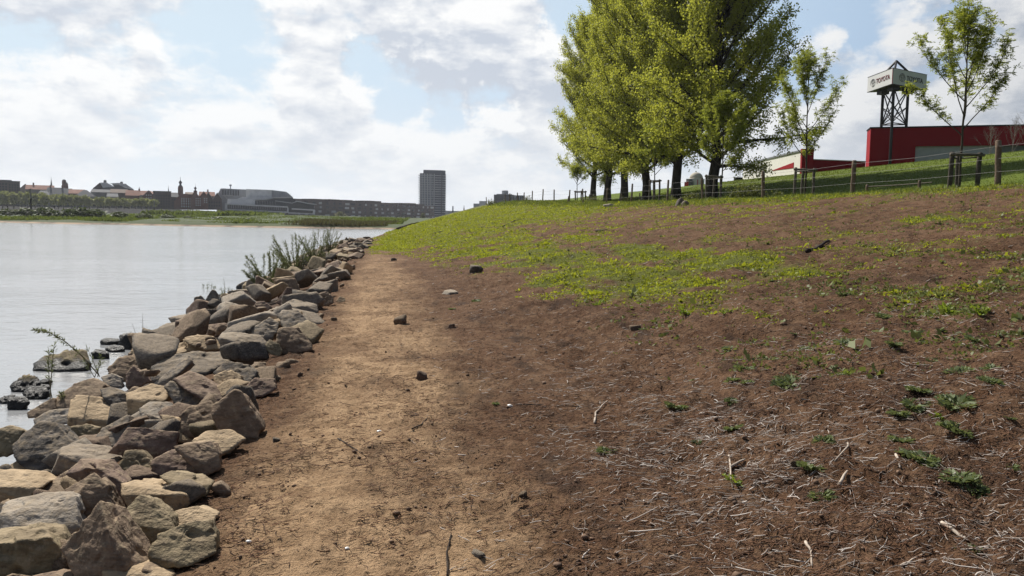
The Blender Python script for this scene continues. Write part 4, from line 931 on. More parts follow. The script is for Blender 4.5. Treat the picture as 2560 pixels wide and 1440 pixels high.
# low green ground cover in its patches, in four leaf tones, and greyer rosettes' debris between
M['cover'] = leafmat('ground_cover', (.095, .125, .018), (.37, .40, .032), .45)
M['cover_dull'] = leafmat('dull_cover', (.070, .090, .028), (.19, .215, .060), .35)
u1, v1 = wedge(420000, 4.0, 34, .9, -.9); g1 = green(u1, v1)*np.clip(.72+1.25*fbm(u1*2.3, v1*1.5, 121, 3, .6), 0, 1.15); k1 = rg.rand(len(u1)) < np.clip((g1-.13)*1.6, 0, 1)**1.2*.92; u1, v1 = u1[k1], v1[k1]
u2, v2 = wedge(220000, 24, 120, .7, -2.0); u2 = u2+2.2*rg.rand(len(u2)); g2 = green(u2, v2); k2 = rg.rand(len(u2)) < np.clip((g2-.12)*1.4, 0, 1)*.75; u2, v2 = u2[k2], v2[k2]
def cover(name, u, v, ls, m_, label, per=3):
    N = len(u); s = ls*(1+.030*v)*rg.lognormal(-.12, .42, N)*(1+.5*np.clip(fbm(u*1.7, v*1.2, 83, 3), -.4, .8)); C = np.repeat(np.stack([u, v, H(u, v)], 1), per, 0); s = np.repeat(s, per)
    C = C+rg.normal(size=C.shape)*s[:, None]*np.array([.7, .7, .0]); C[:, 2] -= s*.05
    D = rg.normal(size=C.shape); D[:, 2] = np.abs(D[:, 2])*.55+.22
    lv, lq = leaves_np(C, D, s*rg.uniform(.8, 1.5, len(C)), s*rg.uniform(.45, .8, len(C)), .12, rg)
    tone = np.clip(.5+1.1*fbm(C[:, 0]*.7, C[:, 1]*.5, 17, 3), 0, 1)
    return tag(mesh_np(name, lv, lq, None, m_, None, False, {'tone': np.repeat(tone, 4)}), label, kind='stuff')
cover('ground_cover', np.concatenate([u1, u2]), np.concatenate([v1, v2]), .020, M['cover'], 'low bright green ground cover growing in patches on the bank')
u3, v3 = wedge(95000, 5, 60, .9, .8); n3_ = fbm(u3*.8, v3*.6, 29, 3); k3 = rg.rand(len(u3)) < np.clip(.05+.55*n3_, .02, .5)*sst(2.2, 6, u3); u3, v3 = u3[k3], v3[k3]
cover('sparse_grass', u3, v3, .026, M['cover_dull'], 'scattered dull green grass tufts between bare soil', 4)
# grass along the crest and on the foot of the dike, seen edge-on
M['blade'] = leafmat('grass_blades', (.080, .115, .018), (.165, .20, .040), .42)
def blades(name, u, v, h, w_, m_, label):
    N = len(u); C = np.stack([u, v, H(u, v)-.01], 1); D = rg.normal(size=(N, 3))*.45; D[:, 2] = 1.0
    lv, lq = leaves_np(C, D, h, w_, .10, rg); return tag(mesh_np(name, lv, lq, None, m_, None, False, {'tone': np.repeat(rg.rand(N), 4)}), label, kind='stuff')
N = 90000; u = 15.2+6.8*rg.rand(N)**.8; v = 13+105*rg.rand(N)**1.35; k = rg.rand(N) < np.clip(.35+1.0*fbm(u*.6, v*.35, 41, 3), .05, 1)*sst(14.5, 17.5, u); u, v = u[k], v[k]
blades('crest_grass', u, v, rg.uniform(.05, .17, len(u))*(1+.012*v), .010+.00045*v, M['blade'], 'rough grass along the crest under the fence')
N = 60000; u = 22+28*rg.rand(N)**1.3; v = 20+85*rg.rand(N); blades('dike_grass', u, v, rg.uniform(.05, .11, N)*(1+.004*v), .02+.0005*v, M['blade'], 'mown grass on the dike slope behind the fence')

# weeds that stand alone: rosettes one can count, each a thing of leaves round a root
M['weed'] = leafmat('weed_leaves', (.085, .115, .045), (.185, .22, .095), .35)
M['weed_fresh'] = leafmat('fresh_weed_leaves', (.11, .17, .02), (.22, .28, .04), .4)
def weed_mesh(seed, R0=.16, n=26, upk=.35, m_='weed', tooth=5):
    """rosette of toothed thistle-like leaves"""
    rnd = np.random.RandomState(seed); V, Q = [], []
    C, D, L, Wd = [], [], [], []
    for i in range(n):
        a = i*2.39996+rnd.normal()*.3; l = R0*rnd.uniform(.5, 1.1); el = rnd.uniform(.05, upk)+.35*(i/n)
        d = np.array([math.cos(a)*math.cos(el), math.sin(a)*math.cos(el), math.sin(el)]); s = np.array([-math.sin(a), math.cos(a), 0])
        for j in range(tooth):
            t = (j+.4)/tooth; p = d*l*t-np.array([0, 0, .25*l*t*t]); wv = l*.30*math.sin(math.pi*min(.98, t*.85+.1))
            for sg in (-1, 1): C.append(p); D.append(s*sg+d*.75+np.array([0, 0, .15+.3*rnd.rand()])); L.append(wv*1.5); Wd.append(wv*.8)
        C.append(d*0); D.append(d); L.append(l); Wd.append(l*.16)
    lv, lq = leaves_np(np.array(C), np.array(D), np.array(L), np.array(Wd), .1, rnd)
    return lv, lq
WM = []
for k in range(5):
    lv, lq = weed_mesh(60+k, 1.0, 20+4*k, .30+.08*k); o = mesh_np('weed_plant', lv, lq, None, M['weed'], None, False, {'tone': np.full(len(lv), .3+.1*k)}); WM.append(o.data); bpy.data.objects.remove(o)
lv, lq = weed_mesh(91, 1.0, 10, .9, tooth=3); o = mesh_np('weed_plant', lv, lq, None, M['weed_fresh'], None, False, {'tone': np.full(len(lv), .7)}); WF = o.data; bpy.data.objects.remove(o)
WP = [(2117, 868, 62, 'broad thistle rosette on open soil, upslope of the brown furrow'), (2455, 785, 55, 'pale bright-leaved weed standing alone on the right'), (2370, 775, 70, 'thistle rosette left of the pale bright-leaved weed'), (1975, 968, 85, 'wide thistle rosette beside the long thin twig'),
      (2105, 955, 34, 'small bright green seedling right of the wide thistle rosette'), (1690, 1005, 60, 'rosette in a hollow among dense straw'), (2390, 1030, 95, 'largest of the thistles in the big cluster on the right'), (2290, 1010, 60, 'thistle at the upper left of the big cluster'),
      (2470, 1000, 60, 'thistle at the right end of the big cluster'), (2250, 1045, 60, 'thistle at the lower left of the big cluster'), (2340, 1055, 34, 'bright young plant among the big thistle cluster'), (2255, 1105, 60, 'thistle above the long dense one on the right'), (2310, 1145, 105, 'long dense thistle with a stick under it'),
      (2440, 1200, 65, 'thistle on bare soil near the right edge'), (2055, 1245, 62, 'dark bushy weed beside a pale split stick'), (2420, 1375, 55, 'ragged weed at the tip of the long white stick'), (1540, 1300, 24, 'tiny green tuft on cracked grey soil'), (1865, 960, 36, 'small rosette left of the wide thistle rosette'),
      (2400, 945, 70, 'thistle in the row above the big cluster'), (2480, 940, 50, 'thistle at the end of the row above the big cluster'), (1920, 905, 46, 'rosette upslope of the wide thistle rosette'), (2020, 865, 40, 'rosette left of the broad one on open soil'), (1710, 785, 40, 'rosette at the lower rim of the bright green patch'),
      (1810, 790, 36, 'rosette right of the lower rim of the bright green patch'), (1495, 750, 38, 'rosette at the left lower rim of the bright green patch'), (1610, 760, 34, 'grey-green rosette under the bright green patch'), (1190, 745, 24, 'small tuft beside the pale flat stone'), (1600, 815, 36, 'rosette near a half-buried brown stone'), (1490, 905, 26, 'small rosette in the straw, mid-slope'),
      (1240, 1010, 22, 'small tuft at the border of path and slope'), (2110, 740, 40, 'rosette above the brown furrow'), (2330, 905, 32, 'small rosette right of the brown furrow'), (1830, 1000, 34, 'rosette just below the wide thistle rosette'), (2530, 1150, 40, 'thistle cut off near the right edge'), (1130, 770, 18, 'tiny tuft on the path border')]
for i, (px, py, wpx, lab) in enumerate(WP):
    p = hit(px, py+wpx*.12); D = (p-np.array([0, 0, CZ]))@f_; s = wpx/2/F*D*1.3
    fresh = 'bright' in lab or 'seedling' in lab
    me = WF if fresh else WM[i % 5]; o = link('weed_plant', me); o.location = (p[0], p[1], onH(p[0], p[1])-.008); o.scale = (s, s, s*(1.25 if fresh else .85)); o.rotation_euler = (rg.normal()*.1, -.16, rg.rand()*6)
    tag(o, lab, 'weed', 'weeds growing singly on the bare slope')

for k in range(46):
    px, py = rg.uniform(1500, 2540), rg.uniform(700, 1250)**1.0
    if rg.rand() > (px-1300)/1200: continue
    p = hit(px, py); s = rg.uniform(.04, .12); o = link('weed_plant', WM[rg.randint(5)] if rg.rand() < .8 else WF); o.location = (p[0], p[1], onH(p[0], p[1])-.008); o.scale = (s, s, s*.9); o.rotation_euler = (rg.normal()*.1, -.16, rg.rand()*6)
    tag(o, 'small weed tuft on the right half of the slope', 'weed', 'small weed tufts strewn over the right half of the slope')
# single stones, sticks and shells
def lone_stone(px, py, wpx, hpx, tone, lab, cat='stone', seed=0, nm='stone'):
    p = hit(px, py); D = (p-np.array([0, 0, CZ]))@f_; s = wpx/2/F*D; rnd = np.random.RandomState(seed+500)
    n_, d_ = rand_planes(rnd, (1.0, .8, .9)); v_, f__ = rock_mesh(n_, d_, 1.0, 3, seed+9); o = mesh_np(nm, v_, None, f__, M['rock_'+tone], None, True)
    k = 1.25*s; o.scale = (k, k, k*1.1*hpx/wpx*1.3); o.location = (p[0], p[1]+s*.5, onH(p[0], p[1])+s*hpx/wpx*.45); o.rotation_euler = (0, 0, rnd.rand()*6)
    return tag(o, lab, cat, 'stones lying singly on the bank')
for i, q in enumerate([(1190, 684, 32, 20, 'dark grey', 'dark stone at the left end of the bright green patch'), (1002, 812, 36, 20, 'brown', 'brown stone lying in the middle of the path'), (1056, 950, 28, 20, 'reddish', 'small reddish stone near the right border of the path'), (1127, 733, 38, 9, 'pale grey', 'flat pale stone on the border of path and slope'),
                       (985, 652, 16, 8, 'dark grey', 'small dark stone at the far end of the path'), (1715, 513, 20, 10, 'grey', 'grey stone beside the dark bundle under the fence'), (1197, 1390, 34, 12, 'pale grey', 'pale flat stone half sunk in the near path'), (1130, 820, 18, 12, 'reddish', 'small pointed stone right of the brown one on the path'), (690, 1100, 22, 12, 'dark grey', 'small grey stone by the rocks at the path edge'),
                       (835, 803, 14, 9, 'brown', 'little brown stone at the left of the path'), (750, 943, 14, 10, 'reddish', 'little reddish stone near the flat reddish-grey rock'), (1590, 823, 26, 14, 'brown', 'half-buried brown stone in mid-slope'), (1310, 1250, 22, 14, 'brown', 'brown clod-like stone in the straw'), (1990, 1180, 20, 14, 'brown', 'dark brown stone near two crossed pale sticks')]):
    lone_stone(*q, seed=i)
lone_stone(1702, 514, 24, 22, 'dark grey', 'dark crumpled bundle lying under the fence', 'bundle', 77, 'dark_bundle')
lone_stone(1525, 517, 24, 9, 'pale grey', 'pale stone on the grassy crest above a dug hollow', 'stone', 78)
M['stick_pale'] = mottled('bleached_wood', (.40, .32, .25), (.62, .54, .45), 30, .8, .4, .004)
M['stick_dark'] = mottled('wet_wood', (.030, .022, .018), (.075, .055, .042), 20, .9, .5, .01)
def stick(pts, r, m_, lab, grp='sticks lying on the bank', nm='stick'):
    X = []
    for px, py in pts: p = hit(px, py); X.append(np.array([p[0], p[1], onH(p[0], p[1])+r*.9]))
    Y = [X[0]]
    for a, b in zip(X[:-1], X[1:]): Y += [(a*2+b)/3+rg.normal(size=3)*r*.3, (a+2*b)/3+rg.normal(size=3)*r*.3, b]
    mb = MB(); n = len(Y); mb.tube(Y, [r*(1-.45*i/(n-1))*(.9+.2*rg.rand()) for i in range(n)], 7); return tag(mb.build(nm, M[m_], None, True), lab, 'stick', grp)
stick([(1257, 565), (1285, 555), (1313, 548)], .05, 'stick_dark', 'long dark branch on the green part of the bank')
stick([(2018, 632), (2045, 615), (2072, 603)], .045, 'stick_dark', 'dark curved branch lying in the right of the slope')
stick([(1490, 578), (1518, 576)], .05, 'stick_dark', 'short dark branch high on the slope')
stick([(1072, 588), (1108, 579)], .06, 'stick_dark', 'dark branch in the grass near the river bend')
stick([(992, 576), (1020, 566), (1046, 559)], .16, 'stick_dark', 'thick driftwood log on the far shore of the bank', nm='driftwood_log')
stick([(2353, 1316), (2390, 1334), (2418, 1349)], .011, 'stick_pale', 'long white stick near the right bottom')
stick([(2097, 1236), (2117, 1203)], .009, 'stick_pale', 'pale split stick standing beside the dark bushy weed')
stick([(1822, 1136), (1831, 1218)], .006, 'stick_pale', 'straight pale stick pointing downslope')
stick([(1826, 1166), (1862, 1146)], .009, 'stick_pale', 'short pale stick crossing the straight one')
stick([(1486, 1058), (1489, 1030), (1518, 1002)], .009, 'stick_pale', 'bent brownish-white stick in mid-slope')
stick([(2238, 1160), (2249, 1187)], .008, 'stick_pale', 'short pale stick under the long dense thistle')
stick([(1275, 1017), (1330, 1015), (1450, 1014)], .006, 'stick_dark', 'long thin straight twig across the straw')
stick([(2118, 1130), (2119, 1150), (2085, 1190)], .006, 'stick_pale', 'curved pale stem left of the long dense thistle')
stick([(1675, 1395), (1707, 1376)], .007, 'stick_pale', 'short pale stick near the bottom, in the straw')
stick([(2252, 1430), (2280, 1408), (2310, 1402)], .006, 'stick_pale', 'pale stem at the right bottom')
stick([(2014, 1355), (2028, 1380), (2031, 1410)], .007, 'stick_pale', 'bent pale stick at the bottom right')
stick([(1030, 1080), (1055, 1062), (1068, 1045)], .006, 'stick_dark', 'thin curved twig on the path')
stick([(845, 1100), (872, 1118), (915, 1140)], .006, 'stick_dark', 'forked twig on the near path')
stick([(1118, 1440), (1117, 1380), (1128, 1342)], .005, 'stick_dark', 'long bent stem at the bottom of the path')
stick([(2300, 1310), (2318, 1270), (2330, 1240)], .005, 'stick_pale', 'thin pale stem left of the long white stick')
M['shell'] = mat('shell_white', lambda t: bsdf(t, (.75, .73, .68), .35, spec=.5))
for px, py, lab in ((622, 1357, 'white shell near the rocks on the near path'), (868, 1374, 'white shell in the middle of the near path'), (949, 1076, 'white shell further up the path'), (1973, 1135, 'white shell in the straw of the slope'), (1275, 1020, 'white shell by the long thin twig')):
    p = hit(px, py); D = (p-np.array([0, 0, CZ]))@f_; s = 8/F*D; mb = MB(); mb.lathe([(.02, .42), (.45, .36), (.8, .16), (1, 0), (.9, -.02)], (0, 0, 0), 10)
    o = mb.build('shell', M['shell'], None, True); o.scale = (s, s*.7, s); o.location = (p[0], p[1], onH(p[0], p[1])+.003); o.rotation_euler = (.2, .15, px); tag(o, lab, 'shell', 'white shells on the bank')

# ------------------------------------------------------------------ willow shoots between the rocks
M['willow_leaf'] = leafmat('willow_leaves', (.075, .095, .045), (.145, .165, .080), .4)
M['willow_stem'] = mottled('willow_stem', (.10, .085, .05), (.19, .16, .10), 20, .8, .3, .004)
def willow(px, py, hpx, wpx, n, seed, lab, leafy=1.0, lean=0.0, nm='willow_shrub', low=0.5, arch=0.0, off=.1, grp='willow shoots by the water'):
    rnd = np.random.RandomState(seed); p = hit(px, py, off); D = (p-np.array([0, 0, CZ]))@f_; Hh = hpx/F*D; Wd = wpx/F*D; root = empty(nm, tuple(p), 0, lab, 'shrub', grp)
    st_, sr, LC, LD, LT = [], [], [], [], []
    for i in range(n):
        h = Hh*(rnd.uniform(.45, 1.0) if n > 1 else 1.0); a = rnd.uniform(0, 6.28); b = np.array([math.cos(a)*Wd*.2*rnd.rand(), math.sin(a)*Wd*.25*rnd.rand(), -.1])
        tx = (rnd.uniform(-.5, .5)*Wd*.85+lean*h)/h
        br = branch(b, (tx, rnd.normal()*.18, 1.0), h*1.03, 9, rnd, -.25 if arch == 0 else -arch, .05); st_.append(br); sr.append(np.linspace(.0045+.002*h, .0014, 10)*(1+.02*D))
        for j in range(int(leafy*(24+42*h))):
            t = (low*.4+(1-low*.4)*rnd.rand()**.8)*9; k = min(8, int(t)); q = br[k]+(br[k+1]-br[k])*(t-k); d = br[k+1]-br[k]; d /= np.linalg.norm(d)
            e = rnd.normal(size=3); LC.append(q); LD.append(d*.7+e*.55); LT.append(rnd.rand())
    wv, wq = wood([(st_, sr, 4)]); mesh_np('stems', wv, wq, None, M['willow_stem'], root, True)
    if LC:
        N = len(LC); k = 1+.022*D; lv, lq = leaves_np(np.array(LC), np.array(LD), rnd.uniform(.035, .062, N)*k, rnd.uniform(.006, .010, N)*k, .08, rnd); mesh_np('leaves', lv, lq, None, M['willow_leaf'], root, False, {'tone': np.repeat(LT, 4)})
willow(672, 722, 105, 120, 34, 1, 'leafy willow shrub nearest on the rock heap, leaning over the water', 2.4, -.15)
willow(735, 690, 115, 100, 34, 2, 'bushy willow shoots in the middle of the shoreline thicket', 1.8, -.1)
willow(785, 665, 100, 80, 38, 3, 'tall grey-green willow shoots further along the rocks', 1.0, 0)
willow(822, 640, 80, 60, 30, 4, 'last willow shoots before the tip of the rock heap', .9, .05)
willow(708, 705, 55, 80, 16, 5, 'low dense willow growth at the water between the taller shoots', 2.6, 0)
willow(520, 742, 42, 50, 8, 6, 'small sprigs rising behind the dark rocks on the crest', 1.0, 0)
willow(566, 745, 38, 40, 6, 7, 'little leafy sprigs right of the dark crest rocks', 1.0, 0)
willow(562, 740, 60, 8, 1, 8, 'single thin bare stem behind the dark crest rocks', .1, .05)
willow(350, 848, 118, 26, 2, 9, 'bare forked twig standing up at the water edge', .0, 0, 'bare_sapling')
willow(128, 985, 150, 22, 2, 10, 'upright leafy sprig in front of the mossy boulder', 1.1, -.05, 'willow_sprig', 1.0)
willow(150, 1000, 70, 18, 2, 11, 'short sprig beside the upright leafy sprig', .9, .1, 'willow_sprig', 1.0)
willow(240, 925, 90, 60, 4, 12, 'little leafy sprigs between the mossy boulder and the rocks', .8, -.1, 'willow_sprig')
def arching():
    X = [P(x, y, 7.6-.2*i) for i, (x, y) in enumerate([(245, 935), (205, 890), (165, 855), (125, 832), (88, 825)])]; rnd = np.random.RandomState(4); root = empty('willow_sprig', tuple(X[0]), 0, 'long willow twig arching out over the water', 'shrub', 'willow shoots by the water')
    Y = []
    for a, b in zip(X[:-1], X[1:]): Y += [a+(b-a)*t for t in (0, .25, .5, .75)]
    Y = np.array(Y+[X[-1]])-X[0]; wv, wq = wood([([Y], [np.linspace(.006, .002, len(Y))], 5)]); mesh_np('stems', wv, wq, None, M['willow_stem'], root, True); LC, LD = [], []
    for i in range(150):
        t = (.3+.7*rnd.rand())*(len(Y)-1); k = min(len(Y)-2, int(t)); q = Y[k]+(Y[k+1]-Y[k])*(t-k); d = Y[k+1]-Y[k]; LC.append(q); LD.append(d/np.linalg.norm(d)*.6+rnd.normal(size=3)*.55)
    lv, lq = leaves_np(np.array(LC), np.array(LD), rnd.uniform(.03, .055, 150), .009, .08, rnd); mesh_np('leaves', lv, lq, None, M['willow_leaf'], root, False, {'tone': np.full(600, .5)})
arching()
# ------------------------------------------------------------------ far bank: sand spit, quay, town
M['spit'] = mat('spit_earth', lambda t: bsdf(t, t.mix(t.rng(t.n('ShaderNodeSeparateXYZ', {0: gpos(t)}).outputs[2], 0.14, .40), t.mix(t.rng(t.noise(gpos(t), .25, 5, .6), .4, .62), (.34, .245, .165), (.12, .085, .06)), t.mix(t.noise(gpos(t), .4, 5, .6), (.028, .042, .011), (.060, .082, .020))), .95))
M['town_ground'] = mat('town_ground', lambda t: bsdf(t, t.mix(t.noise(gpos(t), .05, 4, .6), (.05, .055, .03), (.12, .11, .09)), .95))
def wl(px, py): d = ray(px, py); return np.array([0, 0, CZ])+d*(-CZ/d[2])      # point on the water
fx = np.array([-500, -250, 0, 150, 300, 420, 500, 600, 700, 800, 880, 930, 960, 1000, 1100, 1300.])
fy = np.array([548., 552, 556, 559, 561.5, 564, 565.5, 567.5, 569, 570.5, 571.5, 572, 572.5, 573, 574, 576])
edge = np.array([wl(a, b) for a, b in zip(fx, fy)]); back = np.array([0.0, 1.0, 0])
n1, n2 = 400, 36; tt = np.linspace(0, 1, n1); acc_ = np.concatenate([[0], np.cumsum(np.linalg.norm(np.diff(edge, axis=0), axis=1))]); acc_ /= acc_[-1]
E = np.stack([np.interp(tt, acc_, edge[:, k]) for k in range(3)], 1); dd = np.concatenate([[-3], np.geomspace(.4, 165, n2-1)])
SX = E[:, 0][:, None]+dd[None, :]*.05; SY = E[:, 1][:, None]+dd[None, :]+fbm(E[:, 0][:, None]*.05+0*dd, 0*dd[None, :]+1.0, 3, 3)*3.5*(dd > 0)
ex = np.broadcast_to(tt[:, None], SX.shape); hump = np.interp(ex, [0, .25, .42, .46, .62, .8, 1], [.6, .7, .75, 1.15, 1.0, .8, .7])
def spit_h(SX, SY, d, hm): return np.where(d < 0, -.4, hm*(1-np.exp(-np.maximum(d, 0)/3.2))*1.05+.012*np.maximum(d, 0)+.28*sst(2, 5, d)*fbm(SX*.09, SY*.12, 5, 3))
SZ = spit_h(SX, SY, np.broadcast_to(dd[None, :], SX.shape), hump)
ii = np.arange(n1*n2).reshape(n1, n2); sq = np.stack([ii[:-1, :-1], ii[1:, :-1], ii[1:, 1:], ii[:-1, 1:]], -1).reshape(-1, 4)
tag(mesh_np('sand_spit', np.stack([SX, SY, SZ], -1).reshape(-1, 3), sq, None, M['spit'], None, True), kind='structure')
# growth on the spit
M['spit_leaf'] = leafmat('spit_growth', (.070, .100, .018), (.145, .185, .034), .4)
M['reed_leaf'] = leafmat('spit_reeds', (.060, .058, .024), (.115, .105, .045), .3)
def spit_pts(n, x0, x1, dmin, dmax):
    k = rg.rand(n)*(x1-x0)+x0; px = k; yy = np.interp(px, fx, fy); u = np.empty(n); v = np.empty(n); z = np.empty(n)
    d = dmin+(dmax-dmin)*rg.rand(n)**1.4
    R3 = np.array([ray(a, b) for a, b in zip(px, yy)]); s = -CZ/R3[:, 2]; u = R3[:, 0]*s+d*.05; v = R3[:, 1]*s+d
    return u, v, np.maximum(.35, .7*(1-np.exp(-d/3.2))+.012*d), px, d
def spit_growth(name, n, x0, x1, d0, d1, h0, h1, w_, m_, label, thr=-.1, freq=.08):
    u, v, z, px, d = spit_pts(n, x0, x1, d0, d1); k = fbm(u*freq, v*freq, 77, 3) > thr; u, v, z = u[k], v[k], z[k]; N = len(u)
    hh = rg.uniform(h0, h1, N)*(.6+.9*np.clip(fbm(u*.06, v*.08, 6, 3)+.4, 0, 1)); D = rg.normal(size=(N, 3))*.45; D[:, 2] = 1
    lv, lq = leaves_np(np.stack([u, v, z-.05], 1), D, hh, w_*rg.uniform(.6, 1.3, N), .1, rg); tag(mesh_np(name, lv, lq, None, m_, None, False, {'tone': np.repeat(rg.rand(N), 4)}), label, kind='stuff')
spit_growth('spit_grass', 52000, -120, 1000, 4, 150, .25, .8, .40, M['spit_leaf'], 'low green growth covering the sand spit across the water', -.25)
spit_growth('spit_reeds', 9000, 700, 985, 2.5, 40, .5, 1.25, .16, M['reed_leaf'], 'brownish reeds along the water edge of the spit', -.2)
# countable bushes standing on the spit and the quay slope
M['bush_far'] = leafmat('far_bush_leaves', (.040, .060, .016), (.085, .115, .030), .3)
M['bush_grey'] = leafmat('grey_bush_leaves', (.12, .125, .085), (.20, .205, .145), .3)
def puff(seed, n=420, flat=1.0):
    rnd = np.random.RandomState(seed); C = rnd.normal(size=(n, 3)); C /= np.linalg.norm(C, axis=1, keepdims=True); r = (.55+.45*rnd.rand(n))*(1+.35*n3(C, 2.2, seed))
    C = C*r[:, None]; C[:, 2] = C[:, 2]*.5*flat+.5; D = rnd.normal(size=(n, 3)); D[:, 2] += .2
    return leaves_np(C*np.array([.5, .5, 1]), D, rnd.uniform(.10, .2, n), rnd.uniform(.09, .16, n), .1, rnd)
PUFF = {}
for nm, m_ in (('green', 'bush_far'), ('grey', 'bush_grey')):
    PUFF[nm] = []
    for k in range(3):
        lv, lq = puff(300+k); o = mesh_np('far_bush', lv, lq, None, M[m_], None, False, {'tone': np.repeat(np.random.RandomState(k).rand(len(lv)//4), 4)}); PUFF[nm].append(o.data); bpy.data.objects.remove(o)
def far_bush(px, ybot, D, wpx, hpx, kind, lab, grp='bushes across the water'):
    p = P(px, ybot, D); w_ = wpx/F*D; h_ = hpx/F*D; o = link('far_bush', PUFF[kind][int(px) % 3]); o.location = p; o.scale = (w_, w_, h_); o.rotation_euler = (0, 0, px); return tag(o, lab, 'bush', grp)
for i, (px, yb, wpx, hpx) in enumerate([(140, 553, 46, 26), (175, 550, 40, 28), (205, 545, 44, 26), (240, 543, 46, 20), (110, 540, 50, 22), (62, 540, 50, 20), (20, 540, 50, 18), (300, 543, 40, 14), (360, 546, 44, 12), (420, 548, 40, 12), (470, 550, 30, 10), (545, 551, 40, 9), (620, 553, 36, 8)]):
    far_bush(px, yb, 205, wpx, hpx, 'green', ['bushy growth at the water edge where the sand ends', 'tall bush on the spit left of the grass bank', 'bush on the middle of the far spit', 'wide bush on the spit behind the sandy shore', 'bush on the far left of the spit', 'dark bush behind the sand on the spit', 'dark bush at the picture edge behind the sand', 'low bush on the spit before the quay wall', 'low bush on the spit before the quay trees', 'low bush on the spit before the gabled houses', 'small bush on the spit before the gabled houses', 'low bush on the spit before the slatted grey block', 'low bush on the spit before the concert hall'][i])
for px, yb, wpx, hpx, kd, lab in ((852, 555, 29, 26, 'grey', 'round grey-green bush before the long brown building'), (1057, 553, 13, 20, 'grey', 'slim grey bush at the foot of the tower'), (800, 553, 22, 14, 'grey', 'pale bush left of the round grey-green one'), (785, 549, 20, 12, 'green', 'green bush below the end of the concert hall'), (745, 552, 24, 14, 'green', 'dark green bush below the concert hall steps'), (930, 553, 18, 13, 'grey', 'small grey bush right of the round grey-green one'), (988, 560, 12, 16, 'green', 'thin dark bush near the end of the spit'), (1040, 556, 22, 12, 'green', 'green bush by the slim grey one')):
    far_bush(px, yb, 330, wpx, hpx, kd, lab)

# town ground and quay wall
def gp(px, py, D): p = P(px, py, D); return p
TG = [(-900, 5.2, 420), (-200, 5.2, 440), (400, 5.2, 470), (560, 4.4, 470), (800, 3.0, 520), (1100, 1.0, 860), (1500, 1.0, 1000)]
a = [];
for px, z, D in TG:
    d = ray(px, 540); p = np.array([0, 0, CZ])+d*D; a.append((p[0], p[1], z))
far = [(x+ (x*2.0), y+2600, z+2) for x, y, z in a]
V = a+far; n = len(a)
tag(mesh_np('town_ground', V, [(i, i+1, n+i+1, n+i) for i in range(n-1)], None, M['town_ground']), kind='structure')
M['quay_stone'] = mottled('quay_stone', (.060, .058, .055), (.11, .105, .10), .6, .9, .2, .05)
mb = MB()
for i in range(n-1):
    (x0, y0, z0), (x1, y1, z1) = a[i], a[i+1]; mb.add([(x0, y0-.0, z0+.6), (x1, y1, z1+.6), (x1, y1-9, -.5), (x0, y0-9, -.5), (x0, y0+.6, z0+.6), (x1, y1+.6, z1+.6)], [(3, 2, 1, 0), (0, 1, 5, 4)])
tag(mb.build('quay_wall', M['quay_stone']), 'dark sloping stone quay wall along the far bank below the town', 'wall')
spit_growth('quay_slope_growth', 9000, -150, 330, 120, 190, .6, 2.0, .8, M['spit_leaf'], 'dark green growth below the quay wall on the left', -.1)

# ---- houses
def bmat(name, c, r=.85, var=.25):
    c2 = tuple(x*(1-var) for x in c); return mottled(name, c2, c, .35, r, .1, .05)
B = {k: bmat('wall_'+k, c) for k, c in dict(brick=(.21, .105, .078), darkbrick=(.095, .073, .070), brown=(.14, .10, .09), grey=(.24, .245, .25), slate=(.13, .135, .145), pale=(.33, .31, .285), cream=(.55, .50, .40), white=(.60, .60, .59), redroof=(.27, .12, .08), brownroof=(.19, .14, .11), glassroof=(.75, .78, .80), blue=(.055, .065, .10), metal=(.42, .44, .47), winframe=(.62, .60, .57), concrete=(.86, .85, .83)).items()}
M['pane'] = mat('window_glass', lambda t: bsdf(t, (.022, .027, .034), .12, spec=.6))
M['pane_pale'] = mat('window_pale', lambda t: bsdf(t, (.42, .43, .42), .35, spec=.5))
class Face:
    """local frame for a building whose front stands square to the line of sight: x right, z up, y away"""
    def __init__(s, px, D, yb):
        s.D = D; p = P(px, yb, D); s.o = p; dr = ray(px, yb); s.ang = math.atan2(dr[0], dr[1]); s.px = px; s.yb = yb
    def root(s, name, lab, cat, grp=None): return empty(name, tuple(s.o), -s.ang, lab, cat, grp)
    def x(s, px): return (px-s.px)/F*s.D*1.02
    def z(s, py, px=None):
        px = s.px if px is None else px; return P(px, py, s.D)[2]-s.o[2]
